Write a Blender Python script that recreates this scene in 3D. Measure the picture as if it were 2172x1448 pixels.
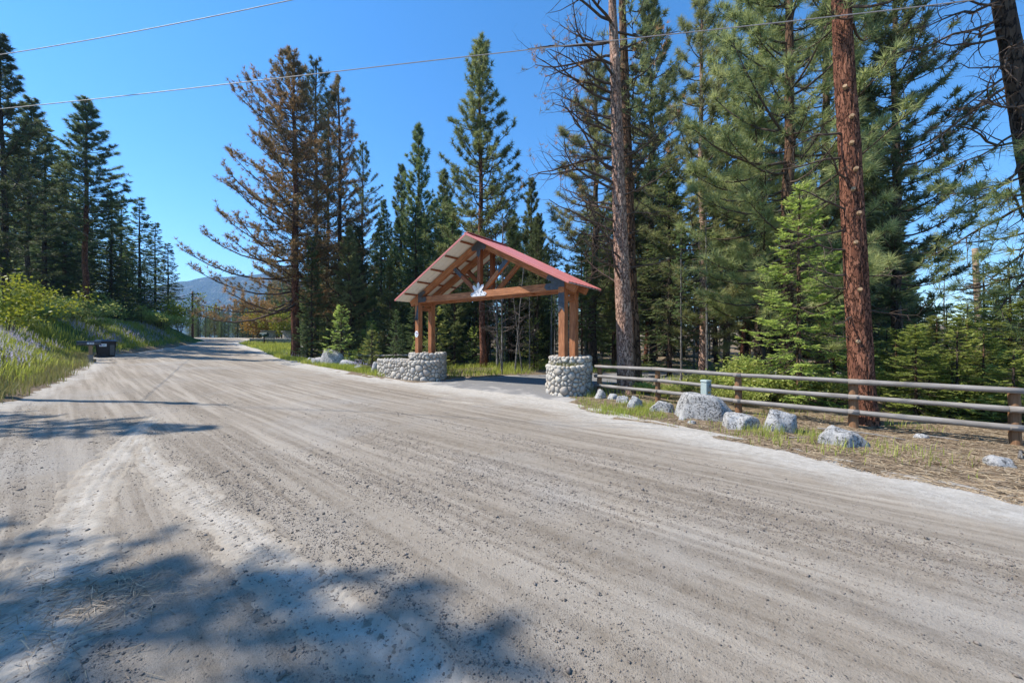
import bpy, math, random
import numpy as np
from mathutils import Vector, Matrix
for o in list(bpy.data.objects): bpy.data.objects.remove(o)
SC = bpy.context.scene
COL = SC.collection
R = math.radians

# ------------------------------------------------------------------ camera, sky, sun, exposure
cam = bpy.data.cameras.new('camera'); camo = bpy.data.objects.new('camera', cam); COL.objects.link(camo)
cam.sensor_width = 36; cam.lens = 13.26; cam.clip_start = .05; cam.clip_end = 9000
camo.location = (0, 0, 1.65); camo.rotation_euler = (R(90), 0, 0)
SC.camera = camo
SUN_EL = 51.0
SUN_AZ = math.atan2(-1, .03)
w = bpy.data.worlds.new('World'); SC.world = w; w.use_nodes = True
nt = w.node_tree
sky = nt.nodes.new('ShaderNodeTexSky'); sky.sky_type = 'NISHITA'; sky.sun_disc = False
sky.sun_elevation = R(SUN_EL); sky.sun_rotation = SUN_AZ; sky.altitude = 700; sky.air_density = 1.0; sky.dust_density = 0; sky.ozone_density = 4
bg = nt.nodes['Background']; bg.inputs[1].default_value = .15
hs_ = nt.nodes.new('ShaderNodeHueSaturation'); hs_.inputs['Saturation'].default_value = 1.25; hs_.inputs['Hue'].default_value = .497
nt.links.new(sky.outputs[0], hs_.inputs['Color']); nt.links.new(hs_.outputs[0], bg.inputs[0])
S = Vector((math.sin(SUN_AZ)*math.cos(R(SUN_EL)), math.cos(SUN_AZ)*math.cos(R(SUN_EL)), math.sin(R(SUN_EL))))
sl = bpy.data.lights.new('sun', 'SUN'); sl.energy = 4.4; sl.angle = R(.53); sl.color = (1, .94, .85)
so = bpy.data.objects.new('sun', sl); COL.objects.link(so); so.rotation_euler = S.to_track_quat('Z', 'Y').to_euler(); so.location = (-20, 5, 30)
SC.view_settings.view_transform = 'Standard'; SC.view_settings.look = 'None'
SC.view_settings.gamma = 1; SC.view_settings.exposure = .82
SC.view_settings.use_curve_mapping = False
SC.render.resolution_x = 1024; SC.render.resolution_y = 682
try:
    SC.cycles.max_bounces = 6; SC.cycles.transparent_max_bounces = 6
except Exception: pass

# ------------------------------------------------------------------ helpers
def np_mesh(name, V, F, smooth=False, attrs=None):
    V = np.ascontiguousarray(V, dtype=np.float32).reshape(-1, 3)
    me = bpy.data.meshes.new(name)
    if isinstance(F, np.ndarray):
        k = F.shape[1]; n = len(F)
        me.vertices.add(len(V)); me.vertices.foreach_set('co', V.ravel())
        me.loops.add(n*k); me.loops.foreach_set('vertex_index', F.astype(np.int32).ravel())
        me.polygons.add(n); me.polygons.foreach_set('loop_start', np.arange(0, n*k, k, dtype=np.int32))
        try: me.polygons.foreach_set('loop_total', np.full(n, k, dtype=np.int32))
        except Exception: pass
        me.update(calc_edges=True)
    else:
        me.from_pydata([tuple(map(float, v)) for v in V], [], F)
    if smooth: me.polygons.foreach_set('use_smooth', np.ones(len(me.polygons), dtype=bool))
    for k, a in (attrs or {}).items():
        a = np.ascontiguousarray(a, dtype=np.float32)
        if a.ndim == 1:
            at = me.attributes.new(k, 'FLOAT', 'POINT'); at.data.foreach_set('value', a)
        else:
            at = me.attributes.new(k, 'FLOAT_VECTOR', 'POINT'); at.data.foreach_set('vector', a.ravel())
    return me
def obj(name, me, mat=None, parent=None, loc=None):
    if mat is not None and len(me.materials) == 0: me.materials.append(mat)
    o = bpy.data.objects.new(name, me); COL.objects.link(o)
    if parent is not None: o.parent = parent
    if loc is not None: o.location = loc
    return o
def empty(name, loc, label, cat, group=None, rz=0, sc=1):
    o = bpy.data.objects.new(name, None); COL.objects.link(o); o.location = loc; o.rotation_euler = (0, 0, rz)
    o.scale = (sc, sc, sc) if not hasattr(sc, '__len__') else sc
    o.empty_display_size = .2
    return tag(o, label, cat, group)
def tag(o, label=None, cat=None, group=None, kind=None):
    if label: o['label'] = label
    if cat: o['category'] = cat
    if group: o['group'] = group
    if kind: o['kind'] = kind
    return o
def ss(a, b, x):
    t = np.clip((np.asarray(x, float)-a)/(b-a), 0, 1); return t*t*(3-2*t)
_TB = np.random.RandomState(5).rand(256, 256)
def vn(x, y, seed=0):
    x = np.asarray(x, float)+seed*17.3; y = np.asarray(y, float)+seed*41.7
    xi = np.floor(x).astype(int); yi = np.floor(y).astype(int); fx = x-xi; fy = y-yi
    fx = fx*fx*(3-2*fx); fy = fy*fy*(3-2*fy)
    a = _TB[xi & 255, yi & 255]; b = _TB[(xi+1) & 255, yi & 255]; c = _TB[xi & 255, (yi+1) & 255]; d = _TB[(xi+1) & 255, (yi+1) & 255]
    return (a*(1-fx)+b*fx)*(1-fy)+(c*(1-fx)+d*fx)*fy-.5
def box_vf(sx, sy, sz, bev=0):
    b = min(bev, sx/2.1, sy/2.1, sz/2.1)
    if b <= 0:
        V = [(x*sx/2, y*sy/2, z*sz/2) for x in (-1, 1) for y in (-1, 1) for z in (-1, 1)]
        F = [(0, 1, 3, 2), (4, 6, 7, 5), (0, 4, 5, 1), (2, 3, 7, 6), (0, 2, 6, 4), (1, 5, 7, 3)]
        return V, F
    import bmesh
    bm = bmesh.new(); bmesh.ops.create_cube(bm, size=1)
    for v in bm.verts: v.co = (v.co.x*sx, v.co.y*sy, v.co.z*sz)
    bmesh.ops.bevel(bm, geom=bm.edges[:], offset=b, segments=1, affect='EDGES')
    bm.verts.ensure_lookup_table(); bm.faces.ensure_lookup_table()
    V = [tuple(v.co) for v in bm.verts]; F = [tuple(v.index for v in f.verts) for f in bm.faces]; bm.free()
    return V, F
def box(name, c, size, mat, parent, rz=0, bev=.006):
    V, F = box_vf(*size, bev=bev); o = obj(name, np_mesh(name, V, F), mat, parent)
    o.location = Vector(c)-(parent.location if parent is not None else Vector()); o.rotation_euler = (0, 0, rz); return o
def member(name, p0, p1, wd, ht, mat, parent, up=(0, 0, 1), bev=.008, ploc=None):
    p0 = Vector(p0); p1 = Vector(p1); L = (p1-p0).length; x = (p1-p0)/L
    y = Vector(up).cross(x)
    if y.length < 1e-3: y = Vector((0, 1, 0))
    y.normalize(); z = x.cross(y)
    V, F = box_vf(L, wd, ht, bev); o = obj(name, np_mesh(name, V, F), mat, parent)
    M = Matrix((x, y, z)).transposed().to_4x4(); M.translation = (p0+p1)/2-(ploc if ploc is not None else parent.location)
    o.matrix_local = M; return o
def frames(dirs):
    d = dirs/np.maximum(np.linalg.norm(dirs, axis=1, keepdims=True), 1e-9)
    a = np.where(np.abs(d[:, 2:3]) > .9, np.array([[1., 0, 0]]), np.array([[0, 0, 1.]]))
    x = np.cross(a, d); x /= np.linalg.norm(x, axis=1, keepdims=True); return d, x, np.cross(d, x)
def prisms(P0, P1, R0, R1, n=4):
    P0 = np.asarray(P0, float).reshape(-1, 3); P1 = np.asarray(P1, float).reshape(-1, 3); R0 = np.asarray(R0, float); R1 = np.asarray(R1, float)
    d, x, y = frames(P1-P0); m = len(P0); ang = np.arange(n)*2*math.pi/n
    ring = x[:, None, :]*np.cos(ang)[None, :, None]+y[:, None, :]*np.sin(ang)[None, :, None]
    V = np.concatenate([P0[:, None]+ring*R0[:, None, None], P1[:, None]+ring*R1[:, None, None]], 1).reshape(-1, 3)
    i = np.arange(n); j = (i+1) % n
    q = np.stack([i, j, j+n, i+n], 1)
    F = (q[None]+(np.arange(m)*2*n)[:, None, None]).reshape(-1, 4)
    return V, F
def tube(P, Rr, n=12, cap=True):
    P = np.asarray(P, float); m = len(P); Rr = np.asarray(Rr, float)
    T = np.gradient(P, axis=0); T /= np.linalg.norm(T, axis=1, keepdims=True)
    a = np.array([1., 0, 0]) if abs(T[0, 0]) < .8 else np.array([0, 1., 0])
    V = []
    for k in range(m):
        x = a-T[k]*a.dot(T[k]); x /= np.linalg.norm(x); a = x; y = np.cross(T[k], x)
        an = np.arange(n)*2*math.pi/n
        V.append(P[k]+Rr[k]*(np.cos(an)[:, None]*x+np.sin(an)[:, None]*y))
    V = np.concatenate(V); F = []
    for k in range(m-1):
        for i in range(n): F.append((k*n+i, k*n+(i+1) % n, (k+1)*n+(i+1) % n, (k+1)*n+i))
    if cap: F.append(tuple(range(n-1, -1, -1))); F.append(tuple((m-1)*n+i for i in range(n)))
    return V, F

# ------------------------------------------------------------------ materials
class NT:
    def __init__(s, name):
        s.m = bpy.data.materials.new(name); s.m.use_nodes = True; s.t = s.m.node_tree; s.n = s.t.nodes; s.l = s.t.links
        s.b = s.n['Principled BSDF']; s.out = s.n['Material Output']
    def add(s, ty, **k):
        n = s.n.new(ty)
        for a, v in k.items(): setattr(n, a, v)
        return n
    def set(s, sock, v):
        if hasattr(v, 'is_linked') or hasattr(v, 'links'): s.l.new(v, sock)
        else:
            if hasattr(v, '__len__') and len(v) == 3 and sock.type == 'RGBA': v = (*v, 1)
            sock.default_value = v
    def coord(s, kind='Object'): return s.add('ShaderNodeTexCoord').outputs[kind]
    def attr(s, name, out='Fac'): return s.add('ShaderNodeAttribute', attribute_name=name).outputs[out]
    def map(s, vec, sc): 
        n = s.add('ShaderNodeMapping'); s.l.new(vec, n.inputs[0]); n.inputs['Scale'].default_value = sc; return n.outputs[0]
    def noise(s, vec, scale, detail=4, rough=.55, dist=0):
        n = s.add('ShaderNodeTexNoise'); s.l.new(vec, n.inputs['Vector']); n.inputs['Scale'].default_value = scale
        n.inputs['Detail'].default_value = detail; n.inputs['Roughness'].default_value = rough; n.inputs['Distortion'].default_value = dist; return n.outputs['Fac']
    def voro(s, vec, scale, feature='F1', out='Distance', rnd=1):
        n = s.add('ShaderNodeTexVoronoi', feature=feature); s.l.new(vec, n.inputs['Vector']); n.inputs['Scale'].default_value = scale
        n.inputs['Randomness'].default_value = rnd; return n.outputs[out]
    def ramp(s, fac, stops):
        n = s.add('ShaderNodeValToRGB'); s.l.new(fac, n.inputs[0]); e = n.color_ramp.elements
        while len(e) < len(stops): e.new(.5)
        for i, (p, c) in enumerate(stops):
            e[i].position = p; e[i].color = (c, c, c, 1) if not hasattr(c, '__len__') else (*c, 1)
        return n.outputs[0]
    def mix(s, f, a, b, mode='MIX'):
        n = s.add('ShaderNodeMix', data_type='RGBA', blend_type=mode); s.set(n.inputs[0], f); s.set(n.inputs[6], a); s.set(n.inputs[7], b); return n.outputs[2]
    def math(s, op, a, b=0, c=0):
        n = s.add('ShaderNodeMath', operation=op); s.set(n.inputs[0], a); s.set(n.inputs[1], b)
        if op in ('MULTIPLY_ADD',): s.set(n.inputs[2], c)
        return n.outputs[0]
    def bump(s, h, strength=.5, dist=.02, normal=None):
        n = s.add('ShaderNodeBump'); n.inputs['Strength'].default_value = strength; n.inputs['Distance'].default_value = dist
        s.l.new(h, n.inputs['Height'])
        if normal is not None: s.l.new(normal, n.inputs['Normal'])
        return n.outputs[0]
    def fin(s, col, rough=.8, spec=.3, normal=None, metal=0):
        s.set(s.b.inputs['Base Color'], col); s.set(s.b.inputs['Roughness'], rough); s.b.inputs['Specular IOR Level'].default_value = spec
        s.b.inputs['Metallic'].default_value = metal
        if normal is not None: s.l.new(normal, s.b.inputs['Normal'])
        return s.m
def m_plain(name, c, rough=.6, spec=.3, metal=0, var=.25, sc=12):
    t = NT(name); co = t.coord(); n = t.noise(co, sc, 5)
    return t.fin(t.mix(t.ramp(n, [(.3, 0), (.7, 1)]), [x*(1-var) for x in c], [min(1, x*(1+var)) for x in c]), rough, spec, t.bump(n, .2, .01), metal)
def m_needle(name, c0, c1, c2, trans=.3, hv=.25, hue=.455):
    t = NT(name); a = t.attr('tint')
    col = t.ramp(a, [(0, c0), (.5, c1), (1, c2)])
    rnd = t.add('ShaderNodeObjectInfo').outputs['Random']
    hs = t.add('ShaderNodeHueSaturation'); t.l.new(col, hs.inputs['Color'])
    t.l.new(t.math('MULTIPLY_ADD', rnd, hv*2, 1-hv), hs.inputs['Value'])
    t.l.new(t.math('MULTIPLY_ADD', rnd, .035 if hue < .47 else 0, hue), hs.inputs['Hue'])
    col = hs.outputs[0]
    t.fin(col, .5, .35)
    tr = t.add('ShaderNodeBsdfTranslucent'); t.l.new(col, tr.inputs[0])
    mx = t.add('ShaderNodeMixShader'); mx.inputs[0].default_value = trans
    t.l.new(t.b.outputs[0], mx.inputs[1]); t.l.new(tr.outputs[0], mx.inputs[2]); t.l.new(mx.outputs[0], t.out.inputs[0])
    return t.m
def m_bark(name, c0, c1, c2, sc=7, stretch=.35, strength=.9):
    t = NT(name); co = t.coord(); v = t.map(co, (1, 1, stretch))
    nz = t.add('ShaderNodeTexNoise'); t.l.new(v, nz.inputs[0]); nz.inputs['Scale'].default_value = sc*.8; nz.inputs['Detail'].default_value = 3
    vv = t.mix(.18, v, nz.outputs['Color'])
    e = t.voro(vv, sc, 'DISTANCE_TO_EDGE'); cellc = t.voro(vv, sc, 'F1', 'Color')
    fine = t.noise(t.map(co, (1, 1, .3)), sc*6, 6, .65)
    plate = t.ramp(t.math('ADD', e, t.math('MULTIPLY_ADD', fine, .3, -.15)), [(.0, 0), (.1, 1)])
    sepc = t.add('ShaderNodeSeparateColor'); t.l.new(cellc, sepc.inputs[0])
    pc = t.mix(t.ramp(t.math('ADD', t.math('MULTIPLY', sepc.outputs[0], .5), t.math('MULTIPLY', fine, .5)), [(.25, 0), (.75, 1)]), c1, c2)
    col = t.mix(plate, c0, pc)
    h = t.math('ADD', t.math('MULTIPLY', plate, .7), t.math('MULTIPLY', fine, .5))
    return t.fin(col, .9, .15, t.bump(h, strength, .05))
def m_wood(name, c0, c1, ax=0, rough=.65):
    t = NT(name); co = t.coord(); rn = t.add('ShaderNodeObjectInfo').outputs['Random']
    va = t.add('ShaderNodeVectorMath', operation='ADD'); t.l.new(co, va.inputs[0]); cx = t.add('ShaderNodeCombineXYZ'); 
    for i in range(3): t.l.new(t.math('MULTIPLY', rn, 37.0), cx.inputs[i])
    t.l.new(cx.outputs[0], va.inputs[1]); scv = [14, 14, 14]; scv[ax] = .9
    g = t.noise(t.map(va.outputs[0], scv), 2.2, 6, .6, .6); bl = t.noise(va.outputs[0], 2.5, 3)
    col = t.mix(t.ramp(g, [(.32, 0), (.68, 1)]), c0, c1); col = t.mix(t.ramp(bl, [(.45, 0), (.7, .35)]), col, [x*.55 for x in c0])
    return t.fin(col, rough, .25, t.bump(g, .35, .008))
M = {}
M['pine'] = m_needle('pine_needles', (.095, .14, .055), (.185, .245, .085), (.39, .42, .18), .48)
M['pine_dark'] = m_needle('dark_pine_needles', (.068, .11, .05), (.13, .185, .075), (.28, .32, .14), .46)
M['pine_light'] = m_needle('light_pine_needles', (.16, .215, .09), (.33, .39, .155), (.6, .62, .32), .5)
M['pine_brown'] = m_needle('browning_needles', (.17, .17, .07), (.36, .24, .1), (.55, .32, .14), .45, .1, .49)
M['pine_olive'] = m_needle('olive_needles', (.075, .1, .045), (.14, .15, .065), (.3, .2, .09), .36, .15)
M['fir'] = m_needle('fir_needles', (.06, .115, .048), (.12, .195, .068), (.25, .32, .1), .46)
M['fir_light'] = m_needle('fresh_fir_needles', (.14, .22, .06), (.3, .41, .095), (.56, .64, .18), .5)
M['leaf'] = m_needle('fresh_leaves', (.12, .2, .02), (.24, .34, .03), (.38, .46, .06), .45)
M['leaf_orange'] = m_needle('orange_leaves', (.2, .15, .03), (.36, .22, .05), (.42, .34, .08), .4, .2, .49)
M['grass'] = m_needle('grass_blades', (.17, .24, .04), (.34, .43, .07), (.56, .56, .18), .5, 0)
M['drygrass'] = m_needle('dry_grass_blades', (.14, .16, .05), (.26, .27, .08), (.42, .36, .18), .3, 0)
M['lupine'] = m_needle('lupine_petals', (.33, .29, .5), (.48, .44, .66), (.66, .63, .78), .3, 0, .5)
M['litter'] = m_needle('needle_litter', (.19, .13, .08), (.31, .225, .14), (.45, .36, .24), .05, 0, .5)
M['bark_red'] = m_bark('red_pine_bark', (.03, .016, .012), (.15, .06, .036), (.34, .15, .09), 15, .3)
M['bark_pink'] = m_bark('pinkish_pine_bark', (.09, .05, .037), (.37, .21, .15), (.58, .38, .28), 14, .35)
M['bark_dark'] = m_bark('dark_bark', (.018, .014, .012), (.065, .045, .034), (.13, .09, .065), 9, .3)
M['bark_brown'] = m_bark('brown_bark', (.025, .016, .012), (.13, .07, .042), (.22, .13, .08), 9, .3)
M['bark_grey'] = m_bark('grey_bark', (.05, .045, .04), (.15, .135, .12), (.27, .25, .23), 12, .4, .6)
M['twig'] = m_plain('twig_bark', (.095, .07, .055), .9, .1, sc=6)
M['twig_dead'] = m_plain('dead_twig_bark', (.13, .105, .09), .9, .1, sc=5, var=.4)
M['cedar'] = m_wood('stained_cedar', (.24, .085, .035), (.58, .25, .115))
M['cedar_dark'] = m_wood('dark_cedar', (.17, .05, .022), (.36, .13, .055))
M['post'] = m_wood('weathered_brown_post', (.17, .085, .04), (.32, .18, .095), 2)
M['rail'] = m_wood('weathered_grey_rail', (.17, .15, .13), (.34, .315, .29))
M['lumber'] = m_wood('lumber', (.3, .19, .1), (.45, .3, .18), 2)
M['pole'] = m_wood('utility_pole_wood', (.07, .035, .025), (.13, .07, .05), 2)
M['pole_light'] = m_wood('pale_pole_wood', (.3, .2, .14), (.5, .37, .28), 2)
M['steel'] = m_plain('dark_steel_plate', (.07, .075, .09), .45, .5, .3)
M['white_steel'] = m_plain('white_painted_steel', (.72, .72, .74), .5, .4, 0, .06)
M['wire'] = m_plain('wire', (.42, .38, .38), .5, .5, .0, .05)
M['darkwire'] = m_plain('dark_wire', (.06, .06, .07), .5, .5, .0, .05)
M['bolt'] = m_plain('bolt_steel', (.12, .12, .13), .4, .5, .6)
M['black'] = m_plain('black_plastic', (.012, .013, .016), .45, .4, 0, .2)
M['bluelid'] = m_plain('dark_blue_plastic', (.015, .06, .12), .35, .5, 0, .2)
M['white'] = m_plain('white_paint', (.75, .76, .78), .6, .3, 0, .04)
M['blue'] = m_plain('blue_print', (.05, .12, .4), .6)
M['red'] = m_plain('red_print', (.35, .1, .18), .6)
M['teal'] = m_plain('teal_print', (.35, .55, .6), .6)
M['box_green'] = m_plain('pale_grey_green_paint', (.36, .43, .41), .5, .4, 0, .08)
M['soil'] = m_plain('planter_soil', (.1, .075, .05), .95, .1, 0, .4, 30)
M['mortar'] = m_plain('mortar', (.24, .225, .2), .95, .1, 0, .25, 25)
M['gravel'] = m_plain('gravel_pebbles', (.2, .17, .145), .8, .2, 0, .6, 40)
def m_stone(name, hue):
    t = NT(name); co = t.coord(); rn = t.add('ShaderNodeObjectInfo').outputs['Random']
    base = t.ramp(rn, [(0, (.42, .38, .31)), (.25, (.6, .55, .46)), (.5, (.5, .47, .42)), (.72, (.66, .6, .49)), (.88, (.4, .36, .31)), (1, (.56, .47, .37))])
    n = t.noise(co, 22, 6, .65); sp = t.noise(co, 160, 2)
    col = t.mix(t.ramp(n, [(.35, .0), (.72, .6)]), base, hue); col = t.mix(t.ramp(sp, [(.56, 0), (.64, .5)]), col, (.12, .11, .1))
    return t.fin(col, .8, .25, t.bump(n, .25, .01))
M['stone'] = m_stone('river_stone', (.25, .23, .21))
def m_granite(name):
    t = NT(name); co = t.coord(); n = t.noise(co, 3.2, 8, .68, .4); f = t.noise(co, 22, 7, .8); sp = t.voro(co, 60)
    col = t.mix(t.ramp(f, [(.3, 0), (.7, 1)]), (.36, .355, .35), (.68, .66, .63))
    lich = t.math('MULTIPLY', t.ramp(n, [(.36, 0), (.5, 1)]), t.ramp(f, [(.47, 0), (.55, 1)]))
    col = t.mix(t.math('MULTIPLY', lich, .9), col, (.055, .055, .055))
    col = t.mix(t.ramp(t.noise(co, 2.1, 5), [(.6, 0), (.7, .35)]), col, (.42, .35, .24))
    h = t.math('ADD', t.math('MULTIPLY', n, 1.0), t.math('MULTIPLY', f, .35))
    return t.fin(col, .9, .2, t.bump(h, 1.0, .09))
M['granite'] = m_granite('lichen_granite')
def m_roof_under(name):
    t = NT(name); co = t.coord(); n = t.noise(co, 6, 4)
    return t.fin(t.mix(n, (.8, .76, .67), (.88, .85, .78)), .5, .35)
M['roof_under'] = m_roof_under('cream_roof_underside')
def m_roof(name):
    t = NT(name); co = t.coord(); n = t.noise(co, 3, 5)
    return t.fin(t.mix(n, (.52, .15, .13), (.66, .24, .2)), .36, .5)  # red metal, its pale salmon tone is grazing sun glare put into the colour
M['roof_red'] = m_roof('glare_paled_red_metal')
def m_road():
    t = NT('dirt_road'); r = t.attr('ruv', 'Vector'); ed = t.attr('edge'); co = t.coord()
    st = t.noise(t.map(r, (1.5, .07, 1)), 1.6, 5, .6, .25); st2 = t.noise(t.map(r, (5, .16, 1)), 1.4, 4, .6, .3)
    big = t.noise(co, .35, 4, .6); fine = t.noise(co, 45, 5, .75); med = t.noise(co, 9, 5, .7)
    grain = t.noise(co, 140, 3, .7)
    col = t.mix(t.ramp(st, [(.32, 0), (.66, 1)]), (.23, .19, .143), (.405, .352, .286))
    col = t.mix(t.ramp(st2, [(.44, 0), (.62, .8)]), col, (.2, .162, .12))
    col = t.mix(t.ramp(big, [(.5, 0), (.66, .55)]), col, (.33, .312, .285))
    col = t.mix(t.math('MULTIPLY', t.ramp(med, [(.38, 0), (.66, 1)]), .35), col, (.45, .4, .335))
    # pale sand thrown to the edges
    e2 = t.math('ADD', ed, t.math('MULTIPLY_ADD', t.noise(t.map(r, (1.2, .45, 1)), 1.3, 5, .6), 2.2, -1.1))
    col = t.mix(t.ramp(t.math('MULTIPLY_ADD', e2, .25, .2), [(.24, .9), (.5, 0)]), col, t.mix(t.ramp(med, [(.35, 0), (.65, 1)]), (.4, .365, .315), (.57, .535, .48)))
    # dark stones bedded in the surface
    sel = t.ramp(t.math('ADD', t.math('MULTIPLY', st2, .5), t.math('MULTIPLY', med, .5)), [(.4, .0), (.6, 1)])
    v = t.voro(co, 30); dots = t.ramp(v, [(.14, 1), (.26, 0)])
    v2 = t.voro(co, 75); dots2 = t.ramp(v2, [(.16, 1), (.3, 0)])
    dd = t.math('MULTIPLY', t.math('MAXIMUM', dots, t.math('MULTIPLY', dots2, .8)), sel)
    col = t.mix(t.math('MULTIPLY', dd, .6), col, (.09, .078, .065))
    col = t.mix(t.ramp(grain, [(.35, .25), (.5, 0)]), col, (.18, .15, .12))
    h = t.math('ADD', t.math('MULTIPLY', fine, .8), t.math('ADD', t.math('MULTIPLY', grain, .5), t.math('MULTIPLY', dd, .5)))
    h = t.math('ADD', h, t.math('MULTIPLY', med, .8))
    return t.fin(col, .95, .15, t.bump(h, .85, .018))
M['road'] = m_road()
def m_sand(name):
    t = NT(name); co = t.coord(); n = t.noise(co, 3, 6, .65); f = t.noise(co, 60, 5, .7); g = t.noise(co, 150, 2)
    col = t.mix(t.ramp(n, [(.35, 0), (.65, 1)]), (.34, .298, .243), (.455, .412, .35)); col = t.mix(t.ramp(f, [(.3, .5), (.48, 0)]), col, (.2, .17, .135)); col = t.mix(t.ramp(t.math('ADD', t.attr('edge'), t.math('MULTIPLY_ADD', f, .5, -.25)), [(.12, 0), (.5, 1)]), col, (.315, .268, .21))
    return t.fin(col, .95, .15, t.bump(t.math('ADD', f, t.math('MULTIPLY', g, .5)), .6, .012))
M['sand'] = m_sand('pale_sand')
def m_asphalt():
    t = NT('dusty_asphalt'); co = t.coord(); ed = t.attr('edge'); n = t.noise(co, 1.1, 6, .65, .4); f = t.noise(co, 60, 4, .7)
    col = t.mix(t.ramp(f, [(.3, 0), (.7, 1)]), (.15, .145, .14), (.25, .245, .24))
    col = t.mix(t.ramp(t.math('ADD', n, ed), [(.5, 0), (.7, .85)]), col, (.43, .405, .37))
    return t.fin(col, .9, .2, t.bump(f, .4, .01))
M['asphalt'] = m_asphalt()
def m_ground():
    t = NT('forest_floor'); co = t.coord(); g = t.attr('grass'); n = t.noise(co, .8, 6, .6); f = t.noise(co, 14, 6, .7); ff = t.noise(co, 70, 4, .7)
    duff = t.mix(t.ramp(f, [(.3, 0), (.7, 1)]), (.15, .108, .07), (.31, .24, .165)); duff = t.mix(t.ramp(n, [(.5, 0), (.65, .5)]), duff, (.33, .27, .2))
    gr = t.mix(t.ramp(f, [(.3, 0), (.7, 1)]), (.06, .085, .02), (.15, .2, .045))
    m = t.ramp(t.math('ADD', t.math('MULTIPLY', n, .9), t.math('MULTIPLY', g, .9)), [(.62, 0), (.82, 1)])
    return t.fin(t.mix(m, duff, gr), .95, .1, t.bump(t.math('ADD', f, ff), .8, .05))
M['ground'] = m_ground()
def m_mountain():
    t = NT('far_forest_slope'); co = t.coord(); n = t.noise(co, .02, 8, .7); v = t.voro(co, .09)
    col = t.mix(t.ramp(v, [(.1, 0), (.7, 1)]), (.07, .1, .05), (.025, .045, .025)); col = t.mix(t.ramp(n, [(.55, 0), (.68, .7)]), col, (.3, .27, .23))
    return t.fin(col, .95, .05, t.bump(v, 1.0, 12))
M['mountain'] = m_mountain()

# ------------------------------------------------------------------ terrain functions (u = across the road, v = along it)
DX, DY, NX, NY = -.766, .643, .643, .766
def uv_of(x, y): return x*NX+y*NY, x*DX+y*DY
def xy_of(u, v): return u*NX+v*DX, u*NY+v*DY
VZ = [-60, 5, 12, 20, 30, 36, 50, 62, 75, 95, 150]; ZZ = [0, 0, .05, .25, .62, .80, 1.3, 1.85, 2.4, 2.6, 3.0]
def zc(v): return (np.interp(v-2, VZ, ZZ)+np.interp(v, VZ, ZZ)+np.interp(v+2, VZ, ZZ))/3
LV = [-80, -10, 5, 15, 21.7, 26.7, 30, 34, 37.4, 65, 78, 109, 148, 200]; LU = [-3, -3, -2.6, -.95, .2, 1.0, .9, 1.2, 3.6, 12.7, 12.5, 5.2, -9.8, -25]
RV = [-80, -1.5, .2, 2.6, 5.2, 7, 15.4, 24, 31, 37.7, 56.9, 69, 88, 116, 156, 200]; RU = [6.1, 6.3, 7.1, 7.8, 8.8, 9.1, 9.0, 9.2, 10, 11.3, 13.9, 18.8, 19.8, 13.7, -.6, -16]
def sm(v, A, B, w=1.2): return (np.interp(v-w, A, B)+2*np.interp(v, A, B)+np.interp(v+w, A, B))/4
def uL(v): return sm(v, LV, LU)
def uR(v): return sm(v, RV, RU, .8)
def gz(x, y):
    u, v = uv_of(np.asarray(x, float), np.asarray(y, float))
    z = zc(v)-.2*ss(3, 10, u)
    wl = uL(v)-u
    near = ss(-2, 18, v)
    z = z+(1.75*ss(.4, 4.2, wl)+.14*np.maximum(0, wl-3.5))*(.35+.65*near)*(1-.0*v)
    z = z-.45*ss(10.3, 12.6, u)*ss(16, 23, v)*(1-ss(33, 44, v))
    z = z+.05*np.maximum(0, u-70)+.0*v
    return z
DRV = np.array([(-2.6, 10.6), (-1.2, 14.0), (-.3, 15.6), (1.2, 17.3), (4.2, 19.0), (9, 20.3), (16, 21), (30, 21)]); DRW = np.array([4.6, 3.3, 3.1, 2.6, 2.0, 1.9, 1.9, 1.9])
def drive_d(x, y):
    best = np.full(np.shape(x), -99.)
    for i in range(len(DRV)-1):
        a = DRV[i]; b = DRV[i+1]; ab = b-a; t = np.clip(((x-a[0])*ab[0]+(y-a[1])*ab[1])/ab.dot(ab), 0, 1)
        d = np.hypot(x-a[0]-t*ab[0], y-a[1]-t*ab[1]); best = np.maximum(best, DRW[i]*(1-t)+DRW[i+1]*t-d)
    return best
def road_d(x, y):
    u, v = uv_of(x, y); return np.minimum(u-uL(v), uR(v)-u)
def tz(x, y):          # the forest floor sheet: sunk beneath the road and driveway
    x = np.asarray(x, float); y = np.asarray(y, float)
    ins = np.maximum(road_d(x, y), drive_d(x, y)); ins = ins+.5*vn(x*1.6, y*1.6, 3)+.25*vn(x*5, y*5, 4)
    rel = .10*vn(x*.7, y*.7, 1)+.05*vn(x*2.4, y*2.4, 2)+.025*vn(x*7, y*7, 9)
    far = ss(.2, 2.0, -ins)
    return gz(x, y)+rel*(.25+.75*far)+.035*ss(-.5, -.1, ins)*(1-ss(-.1, .1, ins))-.14*ss(-.35, .35, ins)+.02
def rz(x, y):          # the dirt road surface
    u, v = uv_of(np.asarray(x, float), np.asarray(y, float))
    return gz(x, y)+.03*vn(u*1.6, v*.1, 5)+.016*vn(u*4.5, v*.3, 6)+.008*vn(u*11, v*5, 7)+.006*vn(u*24, v*20, 8)

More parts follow.
